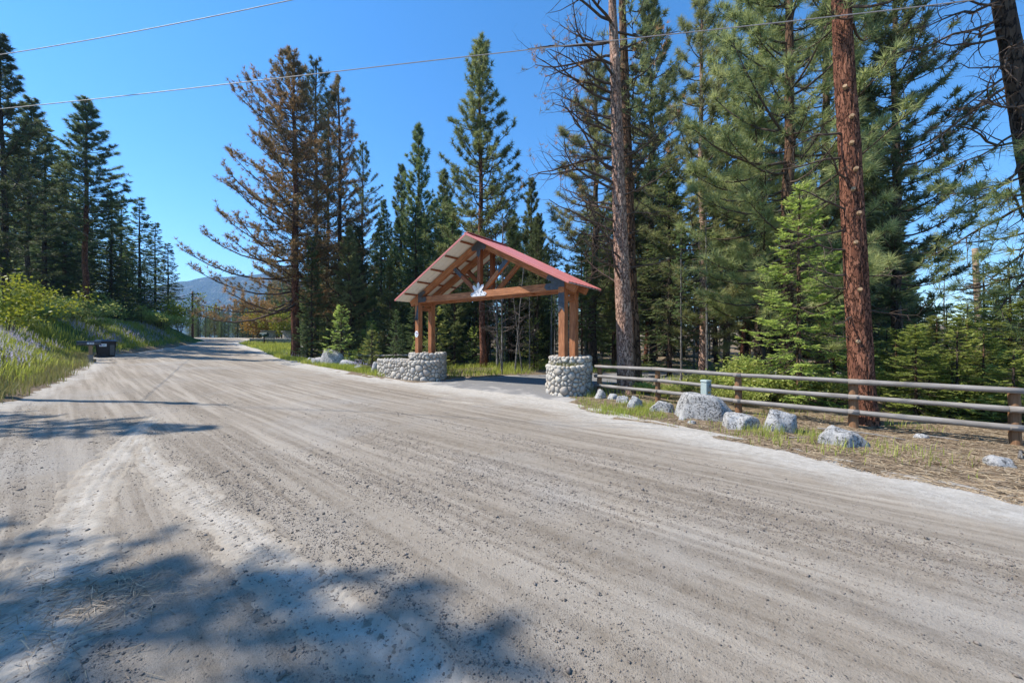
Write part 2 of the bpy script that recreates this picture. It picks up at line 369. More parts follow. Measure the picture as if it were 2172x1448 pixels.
# ------------------------------------------------------------------ ground sheet
def spaced(c, near, n, far):
    k = np.linspace(-1, 1, n); a = math.asinh(far/near); return c+near*np.sinh(k*a)
gx = spaced(-2, 5.0, 460, 1600); gy = spaced(14, 5.0, 460, 1600)
X, Y = np.meshgrid(gx, gy); Zt = tz(X, Y); Zt = np.where(np.hypot(X, Y) > 250, np.minimum(Zt, 6), Zt)
n = len(gx); idx = np.arange(n*n).reshape(n, n)
F = np.stack([idx[:-1, :-1].ravel(), idx[:-1, 1:].ravel(), idx[1:, 1:].ravel(), idx[1:, :-1].ravel()], 1)
uu, vv = uv_of(X, Y)
wl = uL(vv)-uu
GR = np.clip(ss(.6, 2.2, wl)*(1-.6*ss(7, 11, wl))+.9*ss(9.6, 10.6, uu)*(1-ss(11.5, 13.5, uu))*ss(15.5, 18, vv)+.12*ss(14, 20, uu)+.9*ss(9.8, 11.5, uu-.12*(vv-30))*(1-ss(22, 28, uu))*ss(31, 36, vv)*(1-ss(66, 76, vv)), 0, 1)
g_o = obj('ground', np_mesh('ground', np.stack([X, Y, Zt], -1).reshape(-1, 3), F, True, {'grass': GR.ravel()}), M['ground']); tag(g_o, kind='structure')

# ------------------------------------------------------------------ dirt road
vs = np.concatenate([np.arange(-14, 20, .09), np.arange(20, 45, .25), np.arange(45, 160, .8)]); nu = 150
tt = np.linspace(-.06, 1.06, nu)
Vg, Tg = np.meshgrid(vs, tt, indexing='ij'); UL = uL(Vg); UR = uR(Vg); Ug = UL+(UR-UL)*Tg
xg, yg = xy_of(Ug, Vg); edge = np.minimum((UR-Ug), (Ug-UL)*1.2+.4)
zg = rz(xg, yg)
# sand windrow along the right shoulder
zg = zg+.03*ss(1.6, .7, UR-Ug)*(1+vn(Vg*2, Ug*3, 11))
idx = np.arange(len(vs)*nu).reshape(len(vs), nu)
F = np.stack([idx[:-1, :-1].ravel(), idx[:-1, 1:].ravel(), idx[1:, 1:].ravel(), idx[1:, :-1].ravel()], 1)[:, ::-1]
tag(obj('dirt_road', np_mesh('dirt_road', np.stack([xg, yg, zg], -1).reshape(-1, 3), F, True, {'ruv': np.stack([Ug, Vg, Ug*0], -1).reshape(-1, 3), 'edge': edge.ravel()}), M['road']), kind='structure')

# ------------------------------------------------------------------ asphalt driveway
seg = np.concatenate([[0], np.cumsum(np.hypot(*np.diff(DRV, axis=0).T))]); sq = np.linspace(0, seg[-1], 260)
cx = np.interp(sq, seg, DRV[:, 0]); cy = np.interp(sq, seg, DRV[:, 1]); ww = np.interp(sq, seg, DRW)
for _ in range(8):
    cx[1:-1] = (cx[:-2]+cx[1:-1]+cx[2:])/3; cy[1:-1] = (cy[:-2]+cy[1:-1]+cy[2:])/3
tx = np.gradient(cx); ty = np.gradient(cy); tl = np.hypot(tx, ty); px_, py_ = ty/tl, -tx/tl
k = np.linspace(-1.1, 1.1, 60); xg = cx[:, None]+px_[:, None]*ww[:, None]*k; yg = cy[:, None]+py_[:, None]*ww[:, None]*k
u_, v_ = uv_of(xg, yg); ov = uR(v_)-u_           # >0 where it overlaps the dirt road: dip under it
zg = gz(xg, yg)+.012+.02*vn(xg*.8, yg*.8, 12)-.09*ss(.0, .9, ov+.7*vn(xg*1.5, yg*1.5, 13))
idx = np.arange(260*60).reshape(260, 60)
F = np.stack([idx[:-1, :-1].ravel(), idx[:-1, 1:].ravel(), idx[1:, 1:].ravel(), idx[1:, :-1].ravel()], 1)
ed = .22*ss(-2.6, .2, ov)+.1*ss(.75, 1.05, np.abs(k))[None, :]-.05
tag(obj('driveway', np_mesh('driveway', np.stack([xg, yg, zg], -1).reshape(-1, 3), F, True, {'edge': ed.ravel()}), M['asphalt']), kind='structure')

# ------------------------------------------------------------------ tyre tracks pressed in loose sand
def track(pts, wid, tread=1.0, lift=.004, sd=0, fade=1.0):
    P = np.array(pts, float); s0 = np.concatenate([[0], np.cumsum(np.hypot(*np.diff(P, axis=0).T))]); L = s0[-1]
    ns = int(L/.0115)+2; s = np.linspace(0, L, ns)
    cx = np.interp(s, s0, P[:, 0]); cy = np.interp(s, s0, P[:, 1])
    for _ in range(120):
        cx[1:-1] = (cx[:-2]+2*cx[1:-1]+cx[2:])/4; cy[1:-1] = (cy[:-2]+2*cy[1:-1]+cy[2:])/4
    tx = np.gradient(cx); ty = np.gradient(cy); l = np.hypot(tx, ty); nx, ny = ty/l, -tx/l
    wv = np.interp(s, np.linspace(0, L, len(wid)), wid) if hasattr(wid, '__len__') else np.full(ns, wid)
    k = np.linspace(-.72, .72, 46); a = k[None, :]*wv[:, None]
    xg = cx[:, None]+nx[:, None]*a; yg = cy[:, None]+ny[:, None]*a; sg = np.repeat(s[:, None], 46, 1)
    d = np.abs(k)[None, :]+.3*vn(sg*2.2, a*5, 31+sd)+.26*vn(sg*6, a*11, 21+sd)+.12*vn(sg*17, a*30, 22+sd)+.22*(1-ss(0, .6, sg))
    lug = np.sin(2*math.pi*(sg/.072+np.abs(a)*4+.25*vn(sg*3, a*8, 24))); lug = np.clip(lug*2, -1, 1)
    rib = np.cos(2*math.pi*a/.11)
    z = rz(xg, yg)+lift*(1-ss(.36, .56, d))-.03*ss(.5, .62, d)+tread*(.0042*lug*(.6+1.2*vn(sg*4, a*10, 25))*(1-ss(.3, .5, d))*(rib > -.3)+.0022*rib)+.004*vn(xg*30, yg*30, 23)
    idx = np.arange(ns*46).reshape(ns, 46)
    F = np.stack([idx[:-1, :-1].ravel(), idx[:-1, 1:].ravel(), idx[1:, 1:].ravel(), idx[1:, :-1].ravel()], 1)
    tag(obj('tyre_track', np_mesh('tyre_track', np.stack([xg, yg, z], -1).reshape(-1, 3), F, True, {'edge': d.ravel()}), M['sand']), kind='structure')
track([(-7.6, 8.0), (-6.3, 6.2), (-4.6, 4.1), (-3.2, 2.7), (-1.4, .6)], [.3, .42, .52, .56, .6], 1.2, sd=1)
track([(-6.4, 6.5), (-5.0, 5.2), (-3.3, 3.9), (-1.9, 2.9), (.6, 1.1)], [.2, .34, .45, .48, .5], 1.0, .0035, sd=2)
track([(-2.2, 11.3), (-.6, 10.6), (1.2, 10.1), (3, 8.2)], .45, .8, .005, sd=7)

# ------------------------------------------------------------------ stone piers
def chaikin(P, n=2):
    P = np.array(P, float)
    for _ in range(n):
        Q = np.roll(P, -1, 0); P = np.stack([.75*P+.25*Q, .25*P+.75*Q], 1).reshape(-1, 2)
    return P
def ccw(P):
    P = np.array(P, float); x, y = P.T; a = (x*np.roll(y, -1)-y*np.roll(x, -1)).sum(); return P if a > 0 else P[::-1]
def inpoly(p, P):
    x, y = p; c = False
    for i in range(len(P)):
        x0, y0 = P[i]; x1, y1 = P[i-1]
        if (y0 > y) != (y1 > y) and x < (x1-x0)*(y-y0)/(y1-y0)+x0: c = not c
    return c
def clip_half(poly, n, c):     # keep n.x <= c
    out = []
    for i in range(len(poly)):
        a = poly[i]; b = poly[(i+1) % len(poly)]; da = n[0]*a[0]+n[1]*a[1]-c; db = n[0]*b[0]+n[1]*b[1]-c
        if da <= 0: out.append(a)
        if (da < 0 and db > 0) or (da > 0 and db < 0):
            t = da/(da-db); out.append((a[0]+(b[0]-a[0])*t, a[1]+(b[1]-a[1])*t))
    return out
def stone_shell(parent, poly, z0, z1, rng, skip=None, rmin=.055, rmax=.19):
    P = ccw(chaikin(ccw(poly), 2)); Q = np.roll(P, -1, 0); sl_ = np.hypot(*(Q-P).T); cum = np.concatenate([[0], np.cumsum(sl_)]); L = cum[-1]
    PP = np.vstack([P, P[:1]])
    def at(p):
        p = p % L; return np.array([np.interp(p, cum, PP[:, 0]), np.interp(p, cum, PP[:, 1])])
    def nrm(p):
        d = at(p+.06)-at(p-.06); d /= np.hypot(*d); return np.array([d[1], -d[0]])
    # mortar core
    m = len(P); V = [(x, y, z0-.25) for x, y in P]+[(x, y, z1-.03) for x, y in P]
    Fc = [(i, (i+1) % m, m+(i+1) % m, m+i) for i in range(m)]+[tuple(m+i for i in range(m))]
    o = obj('mortar_core', np_mesh('mortar_core', np.array(V)-np.array(parent.location), Fc), M['mortar'], parent)
    pts = []
    for _ in range(9000):
        r = rmin+(rmax-rmin)*rng.random()**1.3; p = rng.random()*L; h = z0+.02+(z1-z0-.05)*rng.random(); ok = True
        for (a, b, c) in pts:
            dp = abs(a-p); dp = min(dp, L-dp)
            if math.hypot(dp, b-h) < (r+c)*.86: ok = False; break
        if ok: pts.append((p, h, r))
    cnt = 0
    for i, (p, h, r) in enumerate(pts):
        if skip is not None and h < skip[1]-.03 and inpoly(at(p)+nrm(p)*.05, skip[0]): continue
        poly2 = [(-.4, z0-.06-h), (.4, z0-.06-h), (.4, z1-h), (-.4, z1-h)]
        for j, (a, b, c) in enumerate(pts):
            if j == i: continue
            dx = a-p; dx = dx-L if dx > L/2 else dx+L if dx < -L/2 else dx
            dy = b-h
            if abs(dx) > .8 or abs(dy) > .8: continue
            d2 = dx*dx+dy*dy; poly2 = clip_half(poly2, (dx, dy), (d2+r*r-c*c)/2)
            if len(poly2) < 3: break
        if len(poly2) < 3: continue
        q = np.array(poly2); c0 = q.mean(0); ext = np.hypot(*(q-c0).T)
        if ext.max() < .035: continue
        q = c0+(q-c0)*np.maximum(.6, 1-.016/np.maximum(ext, .02))[:, None]
        if len(q) > 5: q = chaikin(q, 1)[::2] if len(q) > 9 else chaikin(q, 1)
        else: q = chaikin(q, 1)
        if len(q) > 12: q = q[::2]
        k = len(q); dep = min(.075, .35*ext.mean()+.015)*(.8+.5*rng.random()); V = []
        base = at(p); nb = nrm(p); org = np.array([base[0], base[1], h])
        for sc, dz in ((1, -.035), (.97, .25*dep), (.74, .8*dep)):
            for (a, b) in c0+(q-c0)*sc:
                bp = at(p+a); n_ = nrm(p+a); V.append((bp[0]+n_[0]*dz, bp[1]+n_[1]*dz, h+b))
        bp = at(p+c0[0]); n_ = nrm(p+c0[0]); V.append((bp[0]+n_[0]*dep, bp[1]+n_[1]*dep, h+c0[1]))
        V = np.array(V)-org; Fs = []
        for l in range(2):
            for a in range(k): Fs.append((l*k+a, l*k+(a+1) % k, (l+1)*k+(a+1) % k, (l+1)*k+a))
        for a in range(k): Fs.append((2*k+a, 2*k+(a+1) % k, 3*k))
        obj('stone', np_mesh('stone', V, Fs, True), M['stone'], parent, Vector(org)-parent.location); cnt += 1
    # rounded cap stones along the rim
    p = 0
    while p < L-.06:
        wd = .12+.13*rng.random(); wd = min(wd, L-p); c = at(p+wd/2); n_ = nrm(p+wd/2)
        if not (skip is not None and z1 < skip[1] and inpoly(c, skip[0])):
            V, Fs = ellip(wd*.52, .085+.03*rng.random(), .06+.03*rng.random(), rng)
            o = obj('cap_stone', np_mesh('cap_stone', V, Fs, True), M['stone'], parent, Vector((c[0]-n_[0]*.03, c[1]-n_[1]*.03, z1-.005))-parent.location)
            o.rotation_euler = (0, 0, math.atan2(n_[1], n_[0])+math.pi/2)
        p += wd
    return P
def ellip(a, b, c, rng):
    V = []; Fs = []; nr, ns = 5, 8
    V.append((0, 0, -c))
    for i in range(1, nr):
        th = -math.pi/2+math.pi*i/nr
        for j in range(ns):
            ph = 2*math.pi*j/ns; k = 1+.12*(rng.random()-.5)
            cx_, sx_ = math.cos(ph), math.sin(ph); e = .75
            V.append((a*math.cos(th)**.8*abs(cx_)**e*math.copysign(1, cx_)*k, b*math.cos(th)**.8*abs(sx_)**e*math.copysign(1, sx_)*k, c*math.sin(th)))
    V.append((0, 0, c)); t = len(V)-1
    for j in range(ns): Fs.append((0, 1+(j+1) % ns, 1+j)); Fs.append((t, 1+(nr-2)*ns+j, 1+(nr-2)*ns+(j+1) % ns))
    for i in range(nr-2):
        for j in range(ns): Fs.append((1+i*ns+j, 1+i*ns+(j+1) % ns, 1+(i+1)*ns+(j+1) % ns, 1+(i+1)*ns+j))
    return np.array(V), Fs
def blades(P, Hh, W, rng, lean=.5, rz_=None, seg=2):
    """tapered grass blades; P (n,3) roots"""
    n = len(P); az = rng.random(n)*2*math.pi; le = lean*rng.random(n)*Hh; d = np.stack([np.cos(az), np.sin(az), 0*az], 1)
    s = np.stack([-np.sin(az), np.cos(az), 0*az], 1)*W[:, None]/2
    mid = P+d*(le*.3)[:, None]+np.array([0, 0, 1])*(Hh*.6)[:, None]; tip = P+d*le[:, None]+np.array([0, 0, 1])*Hh[:, None]
    V = np.stack([P-s, P+s, mid-s*.8, mid+s*.8, tip], 1).reshape(-1, 3)
    b = np.arange(n)[:, None]*5
    Fq = np.concatenate([b+np.array([[0, 1, 3]]), b+np.array([[0, 3, 2]]), b+np.array([[2, 3, 4]])], 0)
    return V, Fq
def stuff_blades(name, pts, hmin, hmax, w_, mat, label, cat, seed, lean=.5, zf=None):
    rg = np.random.RandomState(seed); pts = np.asarray(pts, float); z = (zf or tz)(pts[:, 0], pts[:, 1])-.02
    Hh = hmin+(hmax-hmin)*rg.rand(len(pts)); W = w_*(.7+.6*rg.rand(len(pts)))
    V, Fq = blades(np.column_stack([pts, z]), Hh, W, rg, lean); tint = np.repeat(np.clip(.5+.4*vn(pts[:, 0]*1.5, pts[:, 1]*1.5, seed)+.35*(rg.rand(len(pts))-.5), 0, 1), 5)
    return tag(obj(name, np_mesh(name, V, Fq, False, {'tint': tint}), mat), label, cat, kind='stuff')
rng = random.Random(11)
def pier(label, tall, low, zt, zl, base):
    o = empty('stone_pier', base, label, 'stone pier', 'stone piers of the entrance gate')
    lowp = chaikin(ccw(low), 2)
    stone_shell(o, tall, base[2], zt, rng, (lowp, zl)); stone_shell(o, low, base[2], zl, rng, (chaikin(ccw(tall), 2), zt))
    for nm, P, z in (('planter_soil', lowp, zl), ('planter_soil', chaikin(ccw(tall), 2), zt)):
        c = P.mean(0); q = c+(P-c)*.92
        V = [(x-base[0], y-base[1], z-.022-base[2]+.012*math.sin(i*2.1)) for i, (x, y) in enumerate(q)]; V.append((c[0]-base[0], c[1]-base[1], z+.035-base[2])); n_ = len(q)
        obj(nm, np_mesh(nm, V, [(i, (i+1) % n_, n_) for i in range(n_)]), M['soil'], o)
    return o
zr = float(gz(2.0, 13.0)); zl_ = float(gz(-4, 17.3))
pierR = pier('cobblestone pier with grassy planter under the right timber posts, beside the long fence',
     [(1.25, 13.6), (1.85, 13.0), (2.55, 12.85), (2.95, 13.75), (2.5, 14.5), (1.75, 14.4)], [(1.16, 13.5), (1.58, 12.36), (2.42, 12.56), (2.5, 13.2), (1.6, 13.95)], 1.07, .78, (2.0, 13.3, zr))
pierL = pier('cobblestone pier with long low planter wall under the left timber posts',
     [(-5.0, 17.8), (-4.15, 16.85), (-3.12, 16.9), (-3.22, 17.9), (-3.3, 18.95), (-4.3, 19.2)], [(-6.65, 18.95), (-6.6, 18.45), (-5.2, 17.3), (-4.0, 16.45), (-3.2, 16.7), (-3.4, 17.4), (-4.6, 18.2), (-5.8, 19.2)], 1.07, .74, (-4.4, 17.6, zl_))
rg = np.random.RandomState(3)
pp = []
while len(pp) < 420:
    q = (1.2+1.3*rg.rand(), 12.4+1.3*rg.rand())
    if inpoly(q, chaikin([(1.26, 13.45), (1.64, 12.48), (2.36, 12.64), (2.4, 13.1), (1.6, 13.8)], 1)): pp.append(q)
stuff_blades('planter_grass', pp, .08, .26, .01, M['drygrass'], 'yellowish green grass growing in the planter of the right pier', 'grass', 31, .6, zf=lambda x, y: 0*x+.78)

# ------------------------------------------------------------------ timber entrance gate
SX, SY, TX, TY = .80, -.60, .60, .80
GC = Vector((-1.32, 15.65, 0))
def G(s, t, z): return Vector((GC.x+SX*s+TX*t, GC.y+SY*s+TY*t, z))
OH = .84; HS = 3.91; DT = .80; ZR = 5.84; ZB = 3.60; PITCH = 2.33/4.55
gate = empty('entrance_gate', (GC.x, GC.y, float(gz(GC.x, GC.y))), 'timber entrance gate with gabled red metal roof spanning the driveway', 'gate')
upT = (TX, TY, 0)
def rafz(s): return ZR-PITCH*abs(s)
for s in (-HS, HS):
    for t in (0, DT):
        member('post', G(s, t, 1.02), G(s, t, rafz(s)-.12), .25, .25, M['cedar'], gate, upT, .012)
    member('lintel', G(s, -.16, 3.46), G(s, DT+.16, 3.46), .23, .2, M['cedar'], gate)
    member('spacer', G(s, .127, 3.2), G(s, DT-.127, 3.2), .12, .16, M['cedar'], gate)
for t in (0, DT):
    ta = t-.0
    member('beam', G(-HS-.12+.245, ta, ZB), G(HS+.12-.245, ta, ZB), .2, .27, M['cedar'], gate)
    for sg in (-1, 1):
        off = .13
        member('rafter', G(sg*.02, t, rafz(.02)-off), G(sg*4.42, t, rafz(4.42)-off), .18, .25, M['cedar'], gate)
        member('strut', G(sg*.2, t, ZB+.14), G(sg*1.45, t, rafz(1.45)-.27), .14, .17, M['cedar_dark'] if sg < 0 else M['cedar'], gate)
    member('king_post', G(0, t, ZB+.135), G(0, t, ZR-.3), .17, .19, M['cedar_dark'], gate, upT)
for s in (-2.2, 0, 2.2): member('cross_tie', G(s, .1, ZB-.04), G(s, DT-.1, ZB-.04), .12, .16, M['cedar'], gate)
cp, sp_ = 1/math.hypot(1, PITCH), PITCH/math.hypot(1, PITCH)
for sg in (-1, 1):
    for s in (.35, 1.25, 2.15, 3.05, 3.95):
        z = rafz(s)+.03
        nrm_ = Vector((SX*sg*sp_, SY*sg*sp_, cp))
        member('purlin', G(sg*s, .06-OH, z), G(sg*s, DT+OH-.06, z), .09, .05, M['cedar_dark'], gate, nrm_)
def roof_sheet(name, sg, lift, th, mat, ribs):
    # ribbed metal sheet: ribs run down the slope
    nt_ = 61; ts = np.linspace(-OH, DT+OH, nt_); ph = (np.arange(nt_) % 6)
    rib = np.where((ph == 0) | (ph == 1), ribs, 0); V = []
    for s in (0, 4.58):
        for k_, t in enumerate(ts):
            p = G(sg*s, t, rafz(s)+lift+rib[k_]); V.append(tuple(p-gate.location))
    for s in (0, 4.58):
        for k_, t in enumerate(ts):
            p = G(sg*s, t, rafz(s)+lift-th+rib[k_]); V.append(tuple(p-gate.location))
    n_ = nt_; Fs = []
    for k_ in range(n_-1):
        Fs.append((k_, k_+1, n_+k_+1, n_+k_)); Fs.append((2*n_+k_, 3*n_+k_, 3*n_+k_+1, 2*n_+k_+1)); Fs.append((n_+k_, n_+k_+1, 3*n_+k_+1, 3*n_+k_))
        Fs.append((k_, 2*n_+k_, 2*n_+k_+1, k_+1))
    for k_ in (0, n_-1): Fs.append((k_, n_+k_, 3*n_+k_, 2*n_+k_))
    return obj(name, np_mesh(name, V, Fs), mat, gate)
for sg in (-1, 1):
    roof_sheet('roof_lining', sg, .072, .012, M['roof_under'], .006)
    roof_sheet('roof_sheet', sg, .105, .014, M['roof_red'], .016)
    for t in (-OH-.015, DT+OH+.015):
        member('gable_trim', G(sg*.0, t, rafz(0)+.085), G(sg*4.6, t, rafz(4.6)+.085), .02, .09, M['roof_red'], gate)
member('ridge_cap', G(0, -OH-.02, ZR+.135), G(0, DT+OH+.02, ZR+.135), .22, .03, M['roof_red'], gate)
def plate(name, poly, t, th, mat, parent=gate):
    m = len(poly); P = ccw(poly)
    V = [tuple(G(s, t, z)-parent.location) for s, z in P]+[tuple(G(s, t-th, z)-parent.location) for s, z in P]
    Fs = [tuple(range(m)), tuple(range(2*m-1, m-1, -1))]+[(i, m+i, m+(i+1) % m, (i+1) % m) for i in range(m)]
    return obj(name, np_mesh(name, V, Fs), mat, parent)
def bolts(pl, pts, t):
    for s, z in pts:
        member('bolt', G(s, t, z), G(s, t-.02, z), .035, .035, M['bolt'], pl, ploc=gate.location)
for t, face in ((0, -.128),):
    f = t+face
    for sg in (-1, 1):
        e = sg*HS; zt_ = rafz(HS)-.02
        pl = plate('connector_plate', [(e-.12, 2.66), (e, 2.82), (e+.12, 2.66), (e+.12, zt_-.06), (e-sg*.12+sg*.0, zt_+.08), (e-sg*.55, zt_+.22), (e-sg*.62, zt_+.08), (e-sg*.3, 3.73), (e-sg*.62, 3.72), (e-sg*.7, 3.6), (e-sg*.6, 3.49), (e-sg*.12, 3.48)], f-.002, .012, M['steel'])
        bolts(pl, [(e, 2.95), (e-.06, 3.3), (e+.06, 3.3), (e-sg*.5, 3.6), (e-sg*.3, zt_+.05)], f-.014)
        a = math.atan2(rafz(1.45)-.27-ZB-.14, 1.25); dx, dz = math.cos(a), math.sin(a)
        def st(r, q): return (sg*(.2+dx*r-dz*q), ZB+.14+dz*r+dx*q)
        Ls = math.hypot(1.25, rafz(1.45)-.27-ZB-.14)
        plate('strap', [st(Ls-.62, -.085), st(Ls+.06, -.085), st(Ls+.06, .085), st(Ls-.62, .085), st(Ls-.54, 0)], t-.072, .01, M['steel'])
    pl = plate('apex_plate', [(-.1, ZR-.62), (0, ZR-.72), (.1, ZR-.62), (.1, ZR-.42), (.36, ZR-.42), (.42, ZR-.28), (.1, ZR-.08), (0, ZR-.03), (-.1, ZR-.08), (-.42, ZR-.28), (-.36, ZR-.42), (-.1, ZR-.42)], t-.1, .012, M['steel'])
# white fan-shaped plate at the middle of the front beam
f = -.104
FS = .6
def q_(pts): return [(a*FS, ZB+(b-ZB)*FS) for a, b in pts]
fan = plate('white_center_plate', q_([(-.62, ZB-.14), (.62, ZB-.14), (.74, ZB), (.62, ZB+.12), (.44, ZB+.13), (.34, ZB+.28), (.18, ZB+.34), (-.18, ZB+.34), (-.34, ZB+.28), (-.44, ZB+.13), (-.62, ZB+.12), (-.74, ZB)]), f, .014, M['white_steel'])
for a in (-40, 0, 40):
    ar = R(a); dx, dz = math.sin(ar), math.cos(ar)
    def fp(r, q): return (dx*r+dz*q, ZB+.06+dz*r-dx*q)
    plate('plate_finger', q_([fp(.16, -.12), fp(.62, -.12), fp(.76, 0), fp(.62, .12), fp(.16, .12)]), f-.0155, .012, M['white_steel'])
bolts(fan, q_([(-.6, ZB), (.6, ZB), (-.2, ZB-.03), (.2, ZB-.03), (0, ZB+.12), (-.3, ZB+.12), (.3, ZB+.12)]), f-.0145)
# oval notice on the left post
sg_o = empty('oval_sign', tuple(G(-HS, -.13, 2.0)), 'small white oval sign on the left timber post of the gate', 'sign')
def disc(name, s, z, a, b, t, mat, par, n_=24):
    V = [tuple(G(s+a*math.cos(2*math.pi*i/n_), tt_, z+b*math.sin(2*math.pi*i/n_))-par.location) for tt_ in (t, t-.008) for i in range(n_)]
    Fs = [tuple(range(n_)), tuple(range(2*n_-1, n_-1, -1))]+[(i, n_+i, n_+(i+1) % n_, (i+1) % n_) for i in range(n_)]
    return obj(name, np_mesh(name, V, Fs), mat, par)
pl = disc('sign_plate', -HS, 2.0, .125, .155, -.128, M['white'], sg_o)
for nm, s, z, a, b, mt in (('emblem', .045, .035, .05, .028, 'red'), ('emblem', -.02, .05, .04, .018, 'blue'), ('emblem', .0, -.06, .05, .018, 'teal')):
    disc(nm, -HS+s, 2.0+z, a, b, -.1375, M[mt], sg_o, 10)

# ------------------------------------------------------------------ rail fences
def rail_mesh(L, r, rg):
    m = max(8, int(L/.25)); xs = np.linspace(-L/2, L/2, m); wob = np.cumsum(rg.randn(m, 2)*.0022, 0); wob -= np.linspace(0, 1, m)[:, None]*wob[-1]
    V, Fs = tube(np.column_stack([xs, wob]), r*(1+.05*rg.randn(m)), 10); return V, Fs
def fence(name, pts, label, hts, rg, span=2, rr=.055, pr=.078, ph=1.03, off=.125, group=None, side=None):
    P = [Vector((x, y, float(tz(x, y)))) for x, y in pts]
    root = empty(name, P[0], label, 'fence', group)
    for i, p in enumerate(P):
        r_ = pr*(.92+.16*rg.rand()); m = 9; zz = np.linspace(-.35, ph, m)
        V, Fs = tube(np.column_stack([.004*rg.randn(m), .004*rg.randn(m), zz]), r_*np.linspace(1.05, .97, m), 12)
        o = obj('post', np_mesh('post', V, Fs, False), M['post'], root, p-root.location); o.rotation_euler = (R(rg.randn()*.8), R(rg.randn()*.8), rg.rand()*6)
    for hgt in hts:
        i = 0; first = True
        while i < len(P)-1:
            j = min(len(P)-1, i+span)
            for a in range(i, j):
                pass
            # a rail is one pole per bay pair, following the bays where the line bends
            a, b = P[i], P[j]; d = (b-a); hd = Vector((d.x, d.y, 0)).normalized(); nn = Vector((hd.y, -hd.x, 0))
            if (nn.x*(-NX)+nn.y*(-NY)) < 0: nn = -nn
            mid = Vector((0, 0, 0))
            if j-i > 1: mid = P[(i+j)//2]
            off_ = nn*off
            a2 = a+off_+Vector((0, 0, hgt))-hd*.09; b2 = b+off_+Vector((0, 0, hgt))+hd*.09
            L = (b2-a2).length; V, Fs = rail_mesh(L, rr*(.93+.14*rg.rand()), rg)
            o = obj('rail', np_mesh('rail', V, Fs, True), M['rail'], root)
            x = (b2-a2).normalized(); y = Vector((0, 0, 1)).cross(x).normalized(); z = x.cross(y); Mx = Matrix((x, y, z)).transposed().to_4x4(); Mx.translation = (a2+b2)/2-root.location
            o.matrix_local = Mx; i = j
    return root
rg = np.random.RandomState(8)
fenceR = fence('rail_fence', [(3.02, 13.02), (4.33, 11.2), (5.74, 9.55), (7.32, 8.08), (8.91, 6.68), (10.5, 5.3)], 'long three-rail log fence with grey rails running right from the gate', (.98, .65, .33), rg, 1)
fl = [(12.05, 17.3), (12.2, 20.2), (12.4, 23.1), (12.6, 26), (12.8, 28.9), (12.9, 31.6)]
fenceL = fence('rail_fence', [xy_of(u, v) for u, v in fl], 'three-rail log fence running left from the gate behind boulders', (.98, .65, .33), rg, 1)
fl2 = [(13.4, 34.5), (14.1, 37.5), (15.0, 40.6), (16, 43.5)]
fenceF = fence('rail_fence', [xy_of(u, v) for u, v in fl2], 'far section of log fence climbing beyond the tall browning pine', (.98, .6), rg, 1)

# ------------------------------------------------------------------ boulders
def boulder_mesh(seed, sx, sy, sz, sub=4):
    import bmesh
    rs = np.random.RandomState(seed); bm = bmesh.new(); bmesh.ops.create_icosphere(bm, subdivisions=sub, radius=1)
    V = np.array([v.co[:] for v in bm.verts]); Fs = np.array([[v.index for v in f.verts] for f in bm.faces]); bm.free()
    V = V-np.maximum(V[:, 2:3]+.2*V[:, 0:1]-.68, 0)*np.array([[.2, 0, .9]])
    for _ in range(11):
        n_ = rs.randn(3); n_[2] = abs(n_[2])*.8; n_ /= np.linalg.norm(n_); d = .62+.3*rs.rand(); e = V@n_-d; V = V-np.where(e > 0, e*.92, 0)[:, None]*n_
    q = V*1.0
    V = V*(1+.16*vn(q[:, 0]*2.5+q[:, 2], q[:, 1]*2.5+seed, seed)+.08*vn(q[:, 0]*7+q[:, 2]*3, q[:, 1]*7-q[:, 2]*2, seed+1)+.025*vn(q[:, 0]*18+q[:, 2]*9, q[:, 1]*18-q[:, 2]*7, seed+2))[:, None]
    V = V/np.abs(V).max(0)
    return np_mesh('boulder', V*np.array([sx, sy, sz]), Fs, True)
BLD = [ # x, y, half width, half depth, height above ground, yaw, label
 (2.85, 12.05, .27, .22, .34, .2, 'pale boulder nearest the right stone pier'),
 (3.16, 11.8, .23, .2, .2, 1, 'small pale rock second from the right stone pier'),
 (3.26, 11.05, .23, .18, .26, 2, 'low pale rock half hidden in grass before the fence'),
 (3.4, 10.35, .27, .19, .3, .4, 'rounded pale rock in grass left of the first fence post'),
 (3.85, 9.75, .34, .24, .3, -.3, 'flat-lying grey boulder just left of the biggest boulder'),
 (4.5, 9.0, .76, .5, .6, -.45, 'biggest lichen-covered granite boulder in front of the fence'),
 (4.78, 7.95, .42, .3, .36, -.5, 'grey boulder directly right of the biggest boulder'),
 (5.45, 7.65, .4, .32, .46, .5, 'upright rounded granite boulder standing on bare needles'),
 (5.75, 6.5, .4, .28, .3, -.4, 'wedge-shaped boulder nearest the road on the right')]
for i, (x, y, a, b, h, yw, lb) in enumerate(BLD):
    o = tag(obj('boulder', boulder_mesh(40+i, a, b, h*1.35), M['granite'], None, (x, y, float(tz(x, y))+h*.05-.04)), lb, 'boulder', 'boulders lining the right verge'); o.rotation_euler = (0, .1*math.sin(i), yw)
BL2 = [(-13.15, 24.6, .36, .3, .32, 0, 'small boulder at the left end of the row before the left fence'),
 (-12.3, 24.1, .62, .42, .44, .4, 'low pale boulder beside the tall boulder by the left fence'),
 (-10.85, 22.9, .78, .55, .95, .3, 'tallest pale boulder in the grass before the left fence'),
 (-9.7, 22.2, .6, .42, .46, -.3, 'sloping grey boulder right of the tallest one by the left fence'),
 (-8.2, 20.7, .46, .36, .34, .1, 'flat-topped small boulder in grass between two larger ones'),
 (-6.95, 19.6, .5, .42, .58, .5, 'brownish boulder next to the left stone planter wall')]
